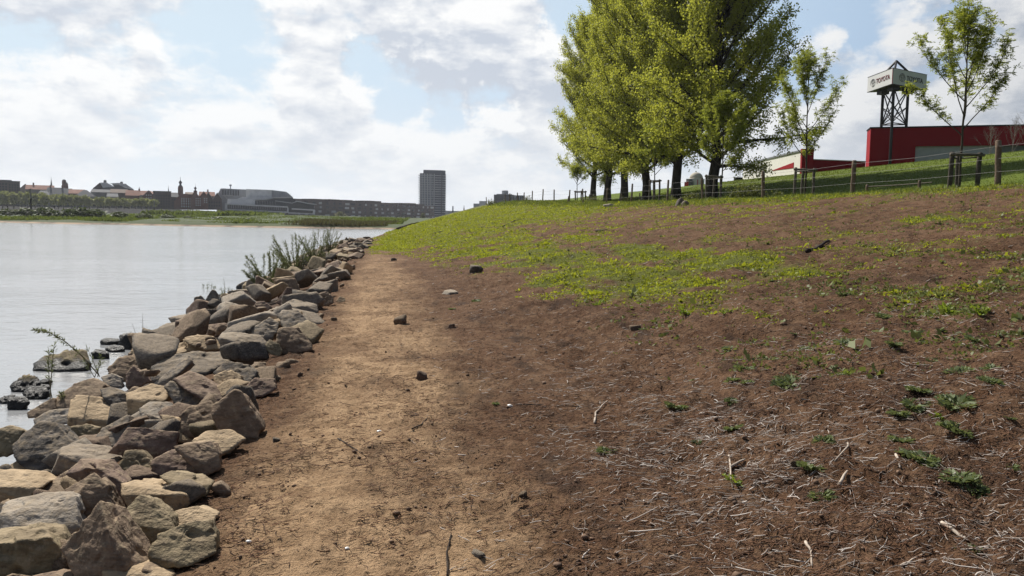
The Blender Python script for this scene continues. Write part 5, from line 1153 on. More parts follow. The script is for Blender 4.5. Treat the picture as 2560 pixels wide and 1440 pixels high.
def house(px0, px1, ye, yr, D, wall, roof, lab, kind='side', yb=524, depth=12, wins=None, name='town_house', cat='house', grp='old houses of the town', hip=0.0, chim=(), gab=1):
    """kind side: ridge across the view; gable: gable end towards us; flat: flat roof"""
    fc = Face((px0+px1)/2, D, yb); r = fc.root(name, lab, cat, grp); x0, x1 = fc.x(px0), fc.x(px1); ze, zr = fc.z(ye), fc.z(yr)
    mb = MB()
    if kind == 'gable':
        xs_ = np.linspace(x0, x1, gab+1); 
        for a_, b_ in zip(xs_[:-1], xs_[1:]): mb.prism([(a_, 0, 0), (b_, 0, 0), (b_, 0, ze), ((a_+b_)/2, 0, zr-.15), (a_, 0, ze)], (0, depth, 0))
        mb.build('wall', B[wall], r); mr = MB()
        for a_, b_ in zip(xs_[:-1], xs_[1:]):
            m_ = (a_+b_)/2
            for (q0, q1) in ((a_-.25, m_), (b_+.25, m_)):
                z0 = ze-.2; mr.prism([(q0, -.3, z0), (q1, -.3, zr), (q1, -.3, zr+.35), (q0, -.3, z0+.35)], (0, depth+.6, 0))
        mr.build('roof', B[roof], r)
    elif kind == 'flat':
        mb.box((x0, 0, 0), (x1, depth, zr)); mb.build('wall', B[wall], r); mr = MB(); mr.box((x0-.2, -.2, zr+.003), (x1+.2, depth+.2, zr+.45)); mr.build('roof', B[roof], r)
    else:
        mb.box((x0, 0, 0), (x1, depth, ze)); mb.build('wall', B[wall], r); h = hip*(x1-x0); mr = MB()
        mr.add([(x0-.3, -.4, ze+.01), (x1+.3, -.4, ze+.01), (x1+.3, depth+.4, ze+.01), (x0-.3, depth+.4, ze+.01), (x0+h, depth/2, zr), (x1-h, depth/2, zr)], [(0, 3, 2, 1), (0, 1, 5, 4), (1, 2, 5), (2, 3, 4, 5), (3, 0, 4)])
        rf = mr.build('roof', B[roof], r)
        for c in chim:
            mc = MB(); xc = fc.x(c); mc.box((xc-.45, depth/2-.4, zr-1.2), (xc+.45, depth/2+.4, zr+1.5)); mc.build('chimney', B['brick'], rf)
    if wins:
        for (wx0, wx1, wy0, wy1, nx, ny, pm) in wins:
            for i in range(nx):
                for j in range(ny):
                    cx = fc.x(wx0+(i+.5)*(wx1-wx0)/nx); cz = fc.z(wy0+(j+.5)*(wy1-wy0)/ny); ww = .52*abs(fc.x(wx1)-fc.x(wx0))/nx; hh = .58*abs(fc.z(wy0)-fc.z(wy1))/ny
                    mw = MB(); mw.box((cx-ww/2, -.14, cz-hh/2), (cx+ww/2, -.02, cz+hh/2)); mw.build('window', M[pm], r)
    return r, fc
house(-60, 22, 451, 450.5, 480, 'darkbrick', 'slate', 'dark flat-roofed block cut by the left picture edge', 'flat', wins=[(-5, 20, 456, 476, 4, 3, 'pane')])
house(22, 49, 455, 454.5, 482, 'darkbrick', 'slate', 'lower dark flat-roofed block beside the leftmost one', 'flat', wins=[(25, 47, 460, 478, 4, 3, 'pane')])
house(54, 76, 472, 461, 520, 'pale', 'slate', 'pale house with a small grey gable', 'gable')
house(72, 132, 474, 462.5, 510, 'pale', 'redroof', 'long house with a faded red roof left of the thin spire', chim=(88,))
house(118, 168, 486, 468.5, 495, 'grey', 'slate', 'house with a wide steep slate roof and dormers', chim=(130, 155), hip=.12)
house(166, 181, 486, 471, 505, 'grey', 'slate', 'narrow slate-roofed house under the blunt church tower', 'side')
house(176, 211, 484, 473, 500, 'brown', 'redroof', 'brown house with a reddish roof just right of the wide slate roof')
house(98, 122, 487, 476, 488, 'pale', 'slate', 'low grey-roofed house before the wide slate roof', hip=.2)
house(192, 236, 491, 474.5, 485, 'grey', 'slate', 'house with a grey hipped roof behind the middle quay trees', hip=.42)
house(232, 284, 481, 473, 500, 'grey', 'slate', 'long grey-roofed house below the theatre', hip=.05)
house(280, 318, 482, 472.5, 498, 'brown', 'brownroof', 'brown-roofed house right below the theatre')
house(270, 294, 492, 483, 488, 'pale', 'slate', 'small pale house among the quay trees')
house(317, 347, 489, 475, 490, 'brick', 'redroof', 'brick house with a bright red roof')
house(345, 378, 488, 476.5, 500, 'white', 'redroof', 'whitewashed house with a red roof and white gable trim')
house(358, 387, 492, 477, 492, 'brick', 'brownroof', 'gable-fronted brick house with two rows of pale windows', 'gable', wins=[(365, 380, 485, 498, 3, 2, 'pane_pale')])
house(376, 400, 486, 479, 496, 'brick', 'redroof', 'brick house with a red roof left of the dark five-storey block')
house(386, 426, 480, 479.5, 486, 'darkbrick', 'slate', 'dark five-storey brick block with a corner spire', 'flat', wins=[(390, 424, 486, 520, 6, 5, 'pane')])
house(426, 449, 493, 481, 500, 'darkbrick', 'slate', 'dark steep-roofed house left of the curved gable', wins=[(430, 446, 496, 518, 4, 3, 'pane')])
house(500, 536, 490, 479, 500, 'brick', 'redroof', 'brick house with a red roof behind the twin gable', chim=(520,))
house(479, 519, 494, 479, 486, 'brick', 'redroof', 'twin-gabled brick house with white windows', 'gable', gab=2, wins=[(489, 503, 494, 516, 3, 4, 'pane_pale'), (508, 518, 494, 508, 2, 3, 'pane_pale')])
house(512, 553, 498, 482, 492, 'brown', 'white', 'double house with two white-edged gables', 'gable', gab=2, wins=[(516, 550, 502, 518, 6, 2, 'pane')])
house(465, 492, 486, 480, 506, 'brown', 'brownroof', 'brown-roofed house behind the curved gable')
# curved gable house
fc = Face(459, 484, 524); r = fc.root('gable_house', 'brick house with a curved gable and four rows of white windows', 'house', 'old houses of the town')
pts = [(438, 524), (438, 503), (442, 500), (444, 494), (450, 490), (452, 485), (468, 484), (472, 489), (478, 492), (481, 496), (481, 524)]
mb = MB(); mb.prism([(fc.x(a_), 0, fc.z(b_)) for a_, b_ in pts], (0, 12, 0)); mb.build('wall', B['brick'], r)
for j, yy in enumerate((497, 503, 509, 516)):
    for i in range(5): mw = MB(); cx = fc.x(455+i*5.2); mw.box((cx-.34, -.15, fc.z(yy)-.55), (cx+.34, -.02, fc.z(yy)+.55)); mw.build('window', M['pane_pale'], r)
mr = MB(); mr.box((fc.x(453), -.25, fc.z(496.4)), (fc.x(479), -.02, fc.z(495.6))); mr.build('cornice', B['pale'], r)
# church spires
def spire(px, D, prof, lab, m_='slate', cross=True, name='church_tower', cat='tower', sq=8, body='brick'):
    """prof: list of (half width px, y px)"""
    fc = Face(px, D, 524); r = fc.root(name, lab, cat, 'church towers of the town'); s = D/F
    b = [(w_*s, fc.z(y)) for w_, y in prof if True]; cut = next((i for i in range(1, len(b)) if prof[i][0] < prof[i-1][0]*.8), 1)
    mb = MB(); mb.lathe([(b[0][0], 0)]+b[:cut], (0, 0, 0), 4 if sq == 4 else 8); mb.build('tower_shaft', B[body], r); mb = MB(); mb.lathe(b[cut-1:], (0, 0, .002), 10); mb.build('spire', B[m_], r)
    return r
spire(452, 505, [(6, 484), (6, 470), (5.2, 466), (3.4, 464), (2.4, 462), (2.2, 460), (3.8, 457.5), (3.6, 455), (1.6, 452.8), (.6, 451), (.35, 443), (.1, 442)], 'church tower with a large bulb cap and thin finial', 'slate')
spire(489, 510, [(4.2, 480), (4.2, 477.5), (2, 476), (1.4, 474), (3.0, 472), (2.8, 469.5), (1.0, 467.5), (.35, 466), (.2, 459)], 'small lantern with a bulb cap right of the large bulb-capped tower', 'slate')
spire(130, 540, [(3, 472), (2.6, 465), (2.0, 463), (1.1, 455), (.35, 447), (.12, 442)], 'thin pointed church spire on the left of the town', 'slate')
spire(422, 500, [(2.2, 484), (2.0, 480), (1.0, 476), (.35, 468), (.15, 463)], 'needle spire at the corner of the dark five-storey block', 'slate')
spire(162, 540, [(5, 474), (4.8, 462), (4.8, 455), (4.2, 451), (2.2, 449)], 'blunt dark church tower with a rounded top', 'slate')
spire(169, 542, [(3, 474), (2.6, 463), (2.2, 460), (.8, 456)], 'short dark turret beside the blunt church tower', 'slate')
spire(349, 505, [(2.2, 478), (1.8, 474), (2.2, 472.5), (.8, 471), (.2, 467)], 'little roof turret on the whitewashed house', 'white')
# theatre with bright glass roof
fc = Face(286, 520, 524); r = fc.root('theatre', 'big hall with bright glass roof planes above the old town', 'building')
mb = MB(); mb.prism([(fc.x(a_), 0, fc.z(b_)) for a_, b_ in [(240, 524), (240, 474), (241, 472), (255, 458.5), (258, 459), (264, 470), (330, 473), (330, 524)]], (0, 20, 0)); mb.build('wall', B['darkbrick'], r)
mb = MB(); mb.prism([(fc.x(a_), -.6, fc.z(b_)) for a_, b_ in [(256, 458), (270, 457), (288, 467.5), (262, 470)]], (0, 3, 0)); mb.prism([(fc.x(a_), -.6, fc.z(b_)) for a_, b_ in [(276, 459), (296, 457), (313, 460), (329, 471.5), (312, 468.5), (296, 460.5)]], (0, 3, 0)); mb.build('glass_roof', B['glassroof'], r)
mb = MB(); mb.prism([(fc.x(a_), -.3, fc.z(b_)) for a_, b_ in [(262, 470.3), (288, 467.8), (281, 460), (296, 461), (312, 469), (329, 472), (329, 473.3), (262, 473.3)]], (0, 2, 0)); mb.build('roof', B['slate'], r)
for c_, y_ in ((267, 456.5), (303, 459), (311, 464)): mb = MB(); mb.lathe([(.9, 0), (.9, 1.6), (.5, 2.0)], (fc.x(c_), 4, fc.z(y_+1.5)), 8); mb.build('roof_vent', B['slate'], r)
# slatted grey block
fc = Face(590, 520, 530); r = fc.root('slatted_block', 'grey block with a slanting left side and a row of tall slits', 'building')
mb = MB(); mb.prism([(fc.x(a_), 0, fc.z(b_)) for a_, b_ in [(546, 530), (546, 492), (555, 473), (558, 472), (622, 473.5), (622, 530)]], (0, 22, 0)); mb.build('wall', B['metal'], r)
for i in range(11): mb = MB(); c_ = fc.x(559+i*3.7); mb.box((c_-.28, -.15, fc.z(489)), (c_+.28, -.02, fc.z(475.5))); mb.build('slit', M['pane'], r)
mb = MB(); mb.tube([(fc.x(578), 6, fc.z(473)), (fc.x(578), 6, fc.z(463))], .3, 6); mb.tube([(fc.x(578), 6, fc.z(465)), (fc.x(578), 6, fc.z(461))], .75, 8); mb.build('mast', B['metal'], r)
mb = MB(); mb.box((fc.x(559), -1.2, fc.z(489.4)), (fc.x(584), -.3, fc.z(488.3))); mb.prism([(fc.x(562), -1.1, fc.z(489.4)), (fc.x(564), -1.1, fc.z(489.4)), (fc.x(573), -1.1, fc.z(500)), (fc.x(571), -1.1, fc.z(500))], (0, .5, 0)); mb.build('stair', B['white'], r)
# concert hall: stepped pale volumes with white bands over dark glass
fc = Face(670, 500, 534); r = fc.root('concert_hall', 'big pale concert hall with stepped white-banded terraces over dark glass', 'building')
def pc(name, m_, pts, y, dep, sub=None):
    mb = MB(); mb.prism([(fc.x(a_), y, fc.z(b_, None)) for a_, b_ in pts], (0, dep, 0)); return mb.build(name, m_, sub or r)
pc('upper_hall', B['concrete'], [(619, 500), (619, 473.5), (679, 474), (679, 500)], 6, 20); pc('upper_glass', B['metal'], [(679.2, 500), (679.2, 474), (714, 477.5), (730, 491), (730, 500)], 7, 18)
pc('sloping_roof', B['concrete'], [(596, 500), (611, 493), (640, 494), (679, 492.5), (723, 490.5), (735, 500)], 3, 4)
pc('middle_hall', B['concrete'], [(576, 512), (577, 499), (640, 499.2), (640, 512)], 1.5, 20); pc('middle_glass', M['pane'], [(640.2, 514), (640.2, 502), (664, 501), (684, 495), (728, 493), (736, 500), (736, 514)], 2, 15)
pc('white_edge', B['white'], [(640, 501.6), (664, 499.2), (684, 494), (724, 491.3), (724, 490.2), (684, 492.4), (664, 497.6), (640, 500)], 1.2, 1.2)
pc('lower_glass', M['pane'], [(577, 533), (577, 512), (716, 515), (716, 533)], 0, 18); pc('terrace_band', B['concrete'], [(572, 513.6), (572, 510.6), (717, 515.2), (717, 518.2)], -1.4, 6)
pc('terrace_band', B['concrete'], [(572, 527), (572, 524.2), (717, 528.3), (717, 531)], -1.4, 6); pc('end_wall', B['concrete'], [(571, 534), (571, 513.7), (576.5, 513.8), (576.5, 534)], -1.2, 10); pc('end_wall', B['concrete'], [(715, 532), (715, 518.3), (718.5, 518.3), (718.5, 532)], -1.2, 10)
pc('right_glass', M['pane'], [(688, 515), (688, 502.5), (727, 507.6), (740, 502.6), (765, 508), (780, 509.5), (780, 530), (718.6, 530)], .6, 14); pc('right_edge', B['white'], [(687, 502.4), (687, 501), (727, 505.6), (738, 500.4), (765, 505.6), (786, 507.6), (786, 509.6), (765, 507.6), (739, 502.6), (727, 507.6)], -.6, 3)
pc('terrace_band', B['concrete'], [(726, 522.5), (726, 519.5), (781, 522), (781, 524.5)], -2.4, 6); pc('terrace_band', B['concrete'], [(718, 532.6), (718, 530.4), (781, 532), (781, 534)], -2.4, 6); pc('end_wall', B['concrete'], [(777, 532), (777, 524.6), (781, 524.6), (781, 532)], -2.2, 8)
for i in range(26): pc('mullion', B['winframe'], [(580+i*5.2, 524), (580+i*5.2, 514.2+i*.11), (580.7+i*5.2, 514.2+i*.11), (580.7+i*5.2, 524)], -.25, .2)
for i in range(11): pc('mullion', B['winframe'], [(682+i*4.2, 491), (682+i*4.2, 476+i*.45), (682.5+i*4.2, 476+i*.45), (682.5+i*4.2, 491)], 6.6, .3)
for i in range(15): pc('mullion', B['winframe'], [(645+i*6, 513), (645+i*6, 503), (645.5+i*6, 503), (645.5+i*6, 513)], 1.7, .2)
# parked cars and small things on the lower quay
M['car_paint'] = {k: mat('paint_'+k, (lambda c: lambda t: bsdf(t, c, .3, spec=.6))(c)) for k, c in dict(white=(.75, .75, .75), grey=(.22, .23, .25), dark=(.03, .03, .035), red=(.3, .03, .03)).items()}
def car(px, py, D, col, lab, rz):
    p = P(px, py, D); r = empty('parked_car', tuple(p), rz, lab, 'car', 'cars parked on the lower quay'); mb = MB()
    mb.prism([(-2.1, -.85, .3), (2.1, -.85, .3), (2.1, -.85, .75), (1.2, -.85, .88), (.65, -.85, 1.4), (-1.0, -.85, 1.45), (-1.75, -.85, .95), (-2.1, -.85, .85)], (0, 1.7, 0)); mb.build('body', M['car_paint'][col], r)
    mb = MB(); mb.prism([(1.02, -.86, .93), (.6, -.86, 1.32), (-.95, -.86, 1.36), (-1.45, -.86, .95)], (0, 1.72, 0)); mb.build('windows', M['pane'], r)
    for wx in (-1.3, 1.3):
        for wy in (-.86, .86): mb = MB(); mb.tube([(wx, wy-.1, .32), (wx, wy+.1, .32)], .32, 10); mb.build('wheel', M['car_paint']['dark'], r)
for i, (px, py, col) in enumerate([(478, 532, 'white'), (498, 533, 'white'), (510, 534, 'grey'), (523, 534, 'dark'), (536, 534.5, 'white'), (548, 535, 'grey'), (560, 536, 'white'), (572, 536, 'dark'), (590, 536.5, 'grey'), (604, 537, 'red'), (452, 531, 'grey'), (440, 530.5, 'white')]):
    car(px, py, 440, col, f'{dict(white="white", grey="grey", dark="dark", red="red")[col]} car parked on the lower quay below the gabled houses', .25 if i % 2 else -.2)
mb = MB(); fc = Face(615, 445, 537); mb.box((fc.x(600), 0, 0), (fc.x(631), 6, fc.z(528.5))); r = fc.root('yellow_kiosk', 'low yellowish kiosk in front of the concert hall', 'kiosk'); mb.build('wall', B['cream'], r); mb = MB(); mb.box((fc.x(598), -.6, fc.z(528.4)), (fc.x(632), 6.5, fc.z(527.6))); mb.build('roof', B['redroof'], r)
# mooring poles in the water before the spit
M['pole'] = mat('mooring_pole', lambda t: bsdf(t, (.025, .023, .022), .7)); 
for px, y0, ym, yb, D, lab in ((78, 472, 497, 535, 215, 'tall mooring pole with a pale top on the left of the spit'), (386, 501, 518, 532, 330, 'mooring pole with a pale top before the dark five-storey block')):
    r = empty('mooring_pole', tuple(P(px, yb, D)), 0, lab, 'pole', 'mooring poles'); z1 = P(px, ym, D)[2]-P(px, yb, D)[2]; z2 = P(px, y0, D)[2]-P(px, yb, D)[2]
    mb = MB(); mb.tube([(0, 0, -2), (0, 0, z1)], .24, 8); mb.build('lower_pole', M['pole'], r); mb = MB(); mb.tube([(0, 0, z1), (0, 0, z2)], .23, 8); mb.build('upper_pole', B['pale'], r)
# the row of clipped plane trees on the quay
M['plane_leaf'] = leafmat('plane_tree_leaves', (.12, .14, .050), (.21, .23, .09), .45)
lv, lq = puff(888, 700, 1.0); o = mesh_np('crown', lv, lq, None, M['plane_leaf'], None, False, {'tone': np.repeat(np.random.RandomState(3).rand(len(lv)//4), 4)}); PLM = o.data; bpy.data.objects.remove(o)
mb = MB(); mb.tube([(0, 0, 0), (0, 0, .5)], [.045, .03], 6); o = mb.build('trunk', M['bark']); PTM = o.data; bpy.data.objects.remove(o)
for i in range(25):
    px = 4+i*15.9+rg.normal()*2.5; D = 440+rg.uniform(-6, 10); yb = 522.0+px*.003; top = np.interp(px, [0, 180, 230, 390], [480, 489, 494, 499])+rg.normal()*1.2
    p = P(px, yb, D); hh = P(px, top, D)[2]-p[2]; ww = rg.uniform(20, 26)/F*D
    grp = 'clipped plane trees along the quay'; lab = 'pale round plane tree on the quay below the slate roofs' if px < 215 else 'pale round plane tree on the quay below the red roofs'
    r = empty('plane_tree', tuple(p), rg.rand()*6, lab, 'tree', grp); a_ = link('crown', PLM, None, r); a_.location = (0, 0, hh*.30); a_.scale = (ww, ww, hh*.72); b2 = link('trunk', PTM, None, r); b2.scale = (ww*1.2, ww*1.2, hh*.8)
mb = MB(); fc = Face(180, 470, 521); r = fc.root('shop_row', 'pale ground-floor shop fronts behind the quay trees', 'building')
mb.box((fc.x(60), 0, 0), (fc.x(390), 10, fc.z(500))); mb.build('wall', B['pale'], r)
for i in range(22): mb = MB(); c_ = fc.x(66+i*14.6); mb.box((c_-1.2, -.2, .2), (c_+1.2, -.02, fc.z(508))); mb.build('shop_window', M['pane'], r)
# long brown apartment building receding towards the tower
Apx, Bpx = (738, 497.0, 555.0), (1086, 516.5, 720.0); fa, fb_ = P(Apx[0], Apx[1], Apx[2]), P(Bpx[0], Bpx[1], Bpx[2])
ez = np.array([0, 0, 1.0]); ln = fb_-fa; ln[2] = 0; Lb = np.linalg.norm(ln); ang = math.atan2(ln[1], ln[0]); zt0 = (fa[2]+fb_[2])/2
r = empty('long_apartment_building', (fa[0], fa[1], 1.5), ang, 'long brown apartment building with a stepped roofline, running to the tower', 'building'); ht = zt0-1.5
mb = MB(); mb.box((0, 0, -2), (Lb, 16, ht)); mb.build('wall', B['brown'], r)
rq = np.random.RandomState(2); x = 2.0
while x < Lb-14:
    w_ = rq.uniform(8, 22); mb = MB(); mb.box((x, 1.5, ht+.003), (x+w_, 14, ht+rq.uniform(.8, 2.2))); mb.build('roof_storey', B['brown'], r); x += w_+rq.uniform(2, 9)
fl = 4; nbay = 24
for j in range(fl):
    mb = MB(); z = ht-3.0-j*3.1; mb.box((0.3, -.35, z-.25), (Lb-.3, -.01, z)); mb.build('floor_band', B['darkbrick'], r)
    for i in range(nbay): mb = MB(); c_ = (i+.5)*Lb/nbay+rq.normal()*.5; w_ = rq.choice([1.0, 1.6, 2.6]); mb.box((c_-w_, -.18, z+.5), (c_+w_, -.02, z+2.1)); mb.build('window', M['pane' if rq.rand() < .6 else 'pane_pale'], r)
mb = MB(); mb.box((Lb*.5, -5, -2), (Lb*.99, -1, ht-17.5)); mb.build('colonnade_base', B['concrete'], r)
for i in range(20): mb = MB(); c_ = Lb*(.52+.46*i/19); mb.box((c_-.9, -5.2, -.5), (c_+.9, -5.02, ht-18.6)); mb.build('arcade_opening', M['pane'], r)
# the tower
fc = Face(1080, 800, 548); r = fc.root('residential_tower', 'dark blue-grey residential tower block at the end of the long brown building', 'tower')
z0, zs, zt_ = 0, fc.z(434), fc.z(425.5); W2 = fc.x(1113)-fc.x(1080); xl = fc.x(1049.5)
def ovalbox(xa, xb, za, zb, dep, rr_, name, m_, par, yoff=0):
    pts = [(xa, 0, za)]+[(xb-rr_+rr_*math.sin(t), rr_*1.2-rr_*1.2*math.cos(t), za) for t in np.linspace(0, math.pi/2, 6)]+[(xb, dep, za), (xa, dep, za)]
    mb = MB(); mb.prism([(a_, b_+yoff, c_) for a_, b_, c_ in pts], (0, 0, zb-za)); return mb.build(name, m_, par)
ovalbox(xl, W2, -6, zs, 22, 7, 'tower_body', B['blue'], r); ovalbox(fc.x(1058), W2-.3, zs+.003, zt_, 20, 7, 'penthouse', B['blue'], r, .8)
nf = 19; fh = (zs-2)/nf
for j in range(nf):
    z = 2+j*fh; ovalbox(xl-.2, W2+.25, z, z+.55, 22.4, 7.2, 'floor_slab', B['metal'], r, -.25)
    mb = MB(); mb.box((xl-1.5, 3, z), (xl-.22, 12, z+.3)); mb.box((xl-1.5, 3, z+.31), (xl-1.35, 12, z+1.2)); mb.build('balcony', B['metal'], r)
    mb = MB(); c_ = fc.x(1091); mb.box((c_-1.7, -1.5, z+.02), (c_+1.7, -.3, z+.28)); mb.build('balcony', B['concrete'], r)
    mb = MB(); c_ = fc.x(1110); mb.box((c_-.2, .6, z+.02), (c_+2.2, 3.6, z+.3)); mb.build('balcony', B['concrete'], r)
for i in range(9):
    mb = MB(); c_ = fc.x(1052.5+i*4.0); mb.box((c_-.35, -.24, 2), (c_+.35, -.02, zs-.4)); mb.build('glass_strip', B['metal'] if i % 2 else M['pane_pale'], r)
for c_ in (fc.x(1081), fc.x(1103)): mb = MB(); mb.box((c_-.5, -.24, 2), (c_+.5, -.02, zs-.4)); mb.build('glass_strip', M['pane'], r)
# things peeping over the bank on the right of the tower
fc = Face(1122, 900, 540); r = fc.root('low_hall', 'pale low hall behind the bank right of the tower', 'building'); mb = MB(); mb.box((fc.x(1110), 0, -5), (fc.x(1178), 15, fc.z(528))); mb.build('wall', B['metal'], r); mb = MB(); mb.box((fc.x(1109), -.3, fc.z(527.9)), (fc.x(1179), 15.3, fc.z(527))); mb.build('roof', B['white'], r)
mb = MB(); p = P(1132, 540, 600); mb.tube([(0, 0, 0), (0, 0, P(1132, 515, 600)[2]-p[2])], [.7, .4], 8); o = mb.build('chimney_stack', B['blue']); o.location = p; tag(o, 'thin dark stack behind the bank right of the tower', 'chimney')
spire(1160, 700, [(1.6, 530), (1.4, 522), (.9, 519), (.15, 512)], 'tiny church spire on the horizon right of the tower')
fc = Face(1270, 420, 520); r = fc.root('grey_office', 'grey office block with a drum on its roof, peeping over the bank', 'building'); mb = MB(); mb.box((fc.x(1235), 0, -8), (fc.x(1284), 30, fc.z(487))); mb.build('wall', B['slate'], r)
mb = MB(); mb.box((fc.x(1284.2), 2, -8), (fc.x(1311), 28, fc.z(487.5))); w2 = mb.build('side_wing', B['metal'], r)
for i in range(5): mb = MB(); c_ = fc.x(1291+i*4.4); mb.box((c_-.22, 1.8, 0), (c_+.22, 1.98, fc.z(489.5))); mb.build('window_slit', M['pane'], r)
mb = MB(); mb.lathe([(1.8, 0), (1.8, fc.z(476)-fc.z(487)), (1.5, fc.z(475)-fc.z(487))], (fc.x(1262), 8, fc.z(487)), 14); mb.build('roof_drum', B['metal'], r); mb = MB(); mb.box((fc.x(1241), 3, fc.z(486)), (fc.x(1280), 20, fc.z(484.9))); mb.build('roof_edge', B['white'], r)
fc = Face(1202, 420, 520); r = fc.root('small_plant', 'small pale flat-roofed building left of the grey office', 'building'); mb = MB(); mb.box((fc.x(1198), 0, -6), (fc.x(1217), 8, fc.z(502.5))); mb.build('wall', B['white'], r); mb = MB(); mb.box((fc.x(1184), 1, -6), (fc.x(1198), 7, fc.z(509))); mb.build('annex', B['metal'], r)
for i, (px, yt, k) in enumerate(((1240, 502, .3), (1262, 497, -.1))):
    p = hit(px, 509); mb = MB(); dz = (P(px, yt, (p-np.array([0, 0, CZ]))@f_)[2]-p[2]); mb.tube([(0, 0, -.1), (k*1.5, 0, dz)], .07, 6); o = mb.build('gate_stake', B['white' if i else 'darkbrick']); o.location = p; tag(o, ['dark slanting brace at the fence end', 'pale white stake at the fence end'][i], 'stake')
mb = MB(); p = hit(1218, 511); mb.tube([p+np.array([-1.0+1.0*(1-math.cos(t)), 0, 1.55*math.sin(t)]) for t in np.linspace(.0, math.pi, 12)], .035, 5); tag(mb.build('bent_hoop', M['stake']), 'bent thin hoop of branches at the fence end', 'branch')

# ------------------------------------------------------------------ right: red building, sign tower
M['red_panel'] = mat('dark_red_panel', lambda t: bsdf(t, t.mix(t.noise(oc(t), .5, 4, .5), (.26, .008, .012), (.31, .010, .016)), .6, t.n('ShaderNodeTexBrick', {'Vector': t.vm('MULTIPLY', oc(t), (1, 1, 1)), 'Scale': .6}).outputs[1], .06, .01, .08))
B['coping'] = bmat('black_coping', (.02, .02, .022)); B['panel_white'] = bmat('white_panel', (.84, .82, .75), .7, .06); B['panel_grey'] = bmat('grey_panel', (.55, .55, .56), .7, .1); B['panel_dgrey'] = bmat('dark_grey_panel', (.22, .23, .245), .7, .1)
def wallframe(pxa, Da, pxb, Db, name, lab, cat='building'):
    a_ = P(pxa, 420, Da); b2 = P(pxb, 400, Db); d = b2-a_; L = math.hypot(d[0], d[1]); ang = math.atan2(d[1], d[0]); return empty(name, (a_[0], a_[1], 0), ang, lab, cat), L, a_
def zat(px, py, D): return P(px, py, D)[2]
r, L, a_ = wallframe(2172, 95, 2900, 86.2, 'red_building', 'big dark red flat-roofed building with a grey base behind the sign tower'); zt = zat(2172, 322, 95)
xg = L*.170
mb = MB(); mb.box((0, 0, 5), (xg, 3, zt)); mb.box((xg, 0, zat(2282, 367, 94)), (L, 3, zt)); mb.build('red_wall', M['red_panel'], r)
mb = MB(); mb.box((xg+.01, .25, 5), (xg+(L-xg)*.36, 2.9, zat(2282, 367, 94)-.003)); mb.build('pale_base', B['panel_grey'], r); mb = MB(); mb.box((xg+(L-xg)*.36+.01, .45, 5), (L, 2.9, zat(2282, 367, 94)-.004)); mb.build('grey_base', B['panel_dgrey'], r)
mb = MB(); mb.box((-.08, -.1, zt+.003), (L+.1, 3.1, zt+.16)); mb.build('coping', B['coping'], r)
r, L, a_ = wallframe(2017, 92.5, 2171, 94.5, 'red_link_building', 'low dark red wing between the white hall and the big red building'); z1 = zat(2017, 398, 92.5)
mb = MB(); mb.box((0, .5, 5), (L, 1.6, z1)); mb.build('red_wall', M['red_panel'], r); mb = MB(); mb.box((-.02, .42, z1+.003), (L, 1.7, z1+.10)); mb.build('coping', B['panel_white'], r)
r, L, a_ = wallframe(1858, 117, 2006, 92, 'white_hall', 'low white hall with a red end strip, receding along the dike'); z0 = zat(1858, 413, 117); z1 = zat(2006, 378, 92)
mb = MB(); mb.prism([(0, 0, 4), (L, 0, 4), (L, 0, z1), (0, 0, z0)], (0, .94, 0)); mb.build('white_wall', B['panel_white'], r)
mb = MB(); mb.prism([(-.1, -.12, z0+.003), (L, -.12, z1+.003), (L, -.12, z1+.2), (-.1, -.12, z0+.2)], (0, 1.1, 0)); mb.build('coping', B['panel_dgrey'], r)
f1 = lambda px: float(np.interp(px, [1858, 1929, 1985, 2006], [0, .54*L, .885*L, L])); Dm = lambda px: 117+(92-117)*f1(px)/L
mb = MB(); mb.prism([(f1(1929), -.05, zat(1929, 427, Dm(1929))), (f1(1985), -.05, zat(1985, 420, Dm(1985))), (f1(1985), -.05, zat(1985, 406, Dm(1985)))], (0, .045, 0)); mb.build('red_triangle', M['red_panel'], r)
mb = MB(); mb.box((L+.003, -.25, 4), (L+.5, 1.15, z1+.25)); mb.build('red_end', M['red_panel'], r)
# floodlight on the dike
p = P(1850, 438, 122); mb = MB(); mb.tube([(0, 0, -1), (0, 0, .9)], .05, 6); mb.box((-.25, -.2, .8), (.25, .1, 1.2)); mb.box((-.9, -.3, -1), (.9, .3, -.35)); o = mb.build('floodlight', B['coping']); o.location = p; tag(o, 'small floodlight on a stub post at the left end of the white hall', 'floodlight')
# domed building
fc = Face(1738, 190, 462); r = fc.root('domed_building', 'small white building with a beige dome behind the dike', 'building'); mb = MB(); mb.box((fc.x(1716), 0, -3), (fc.x(1760), 6, fc.z(447))); mb.build('wall', B['white'], r)
mb = MB(); mb.lathe([(1.62*math.cos(t), 1.45*math.sin(t)) for t in np.linspace(0, 1.5, 8)], (fc.x(1740), 2, fc.z(444)), 18); mb.lathe([(1.7, -.6), (1.7, 0)], (fc.x(1740), 2, fc.z(444)), 18); mb.build('dome', B['cream'], r, True)
mb = MB(); mb.box((fc.x(1712), -.4, -1), (fc.x(1722), -.1, fc.z(455))); mb.build('red_sign', mat('red_sign', lambda t: bsdf(t, (.42, .03, .03), .6)), r); mb = MB(); mb.box((fc.x(1723.5), -.4, -1), (fc.x(1732), -.1, fc.z(449))); mb.build('dark_door', B['slate'], r)
mb = MB(); mb.box((fc.x(1735), -.4, -1), (fc.x(1749), -.1, fc.z(446.5))); mb.build('white_sign', B['white'], r); mb = MB(); mb.box((fc.x(1742.5), -.45, 0), (fc.x(1744.5), -.41, fc.z(449))); mb.build('red_stripe', M['red_panel'], r)

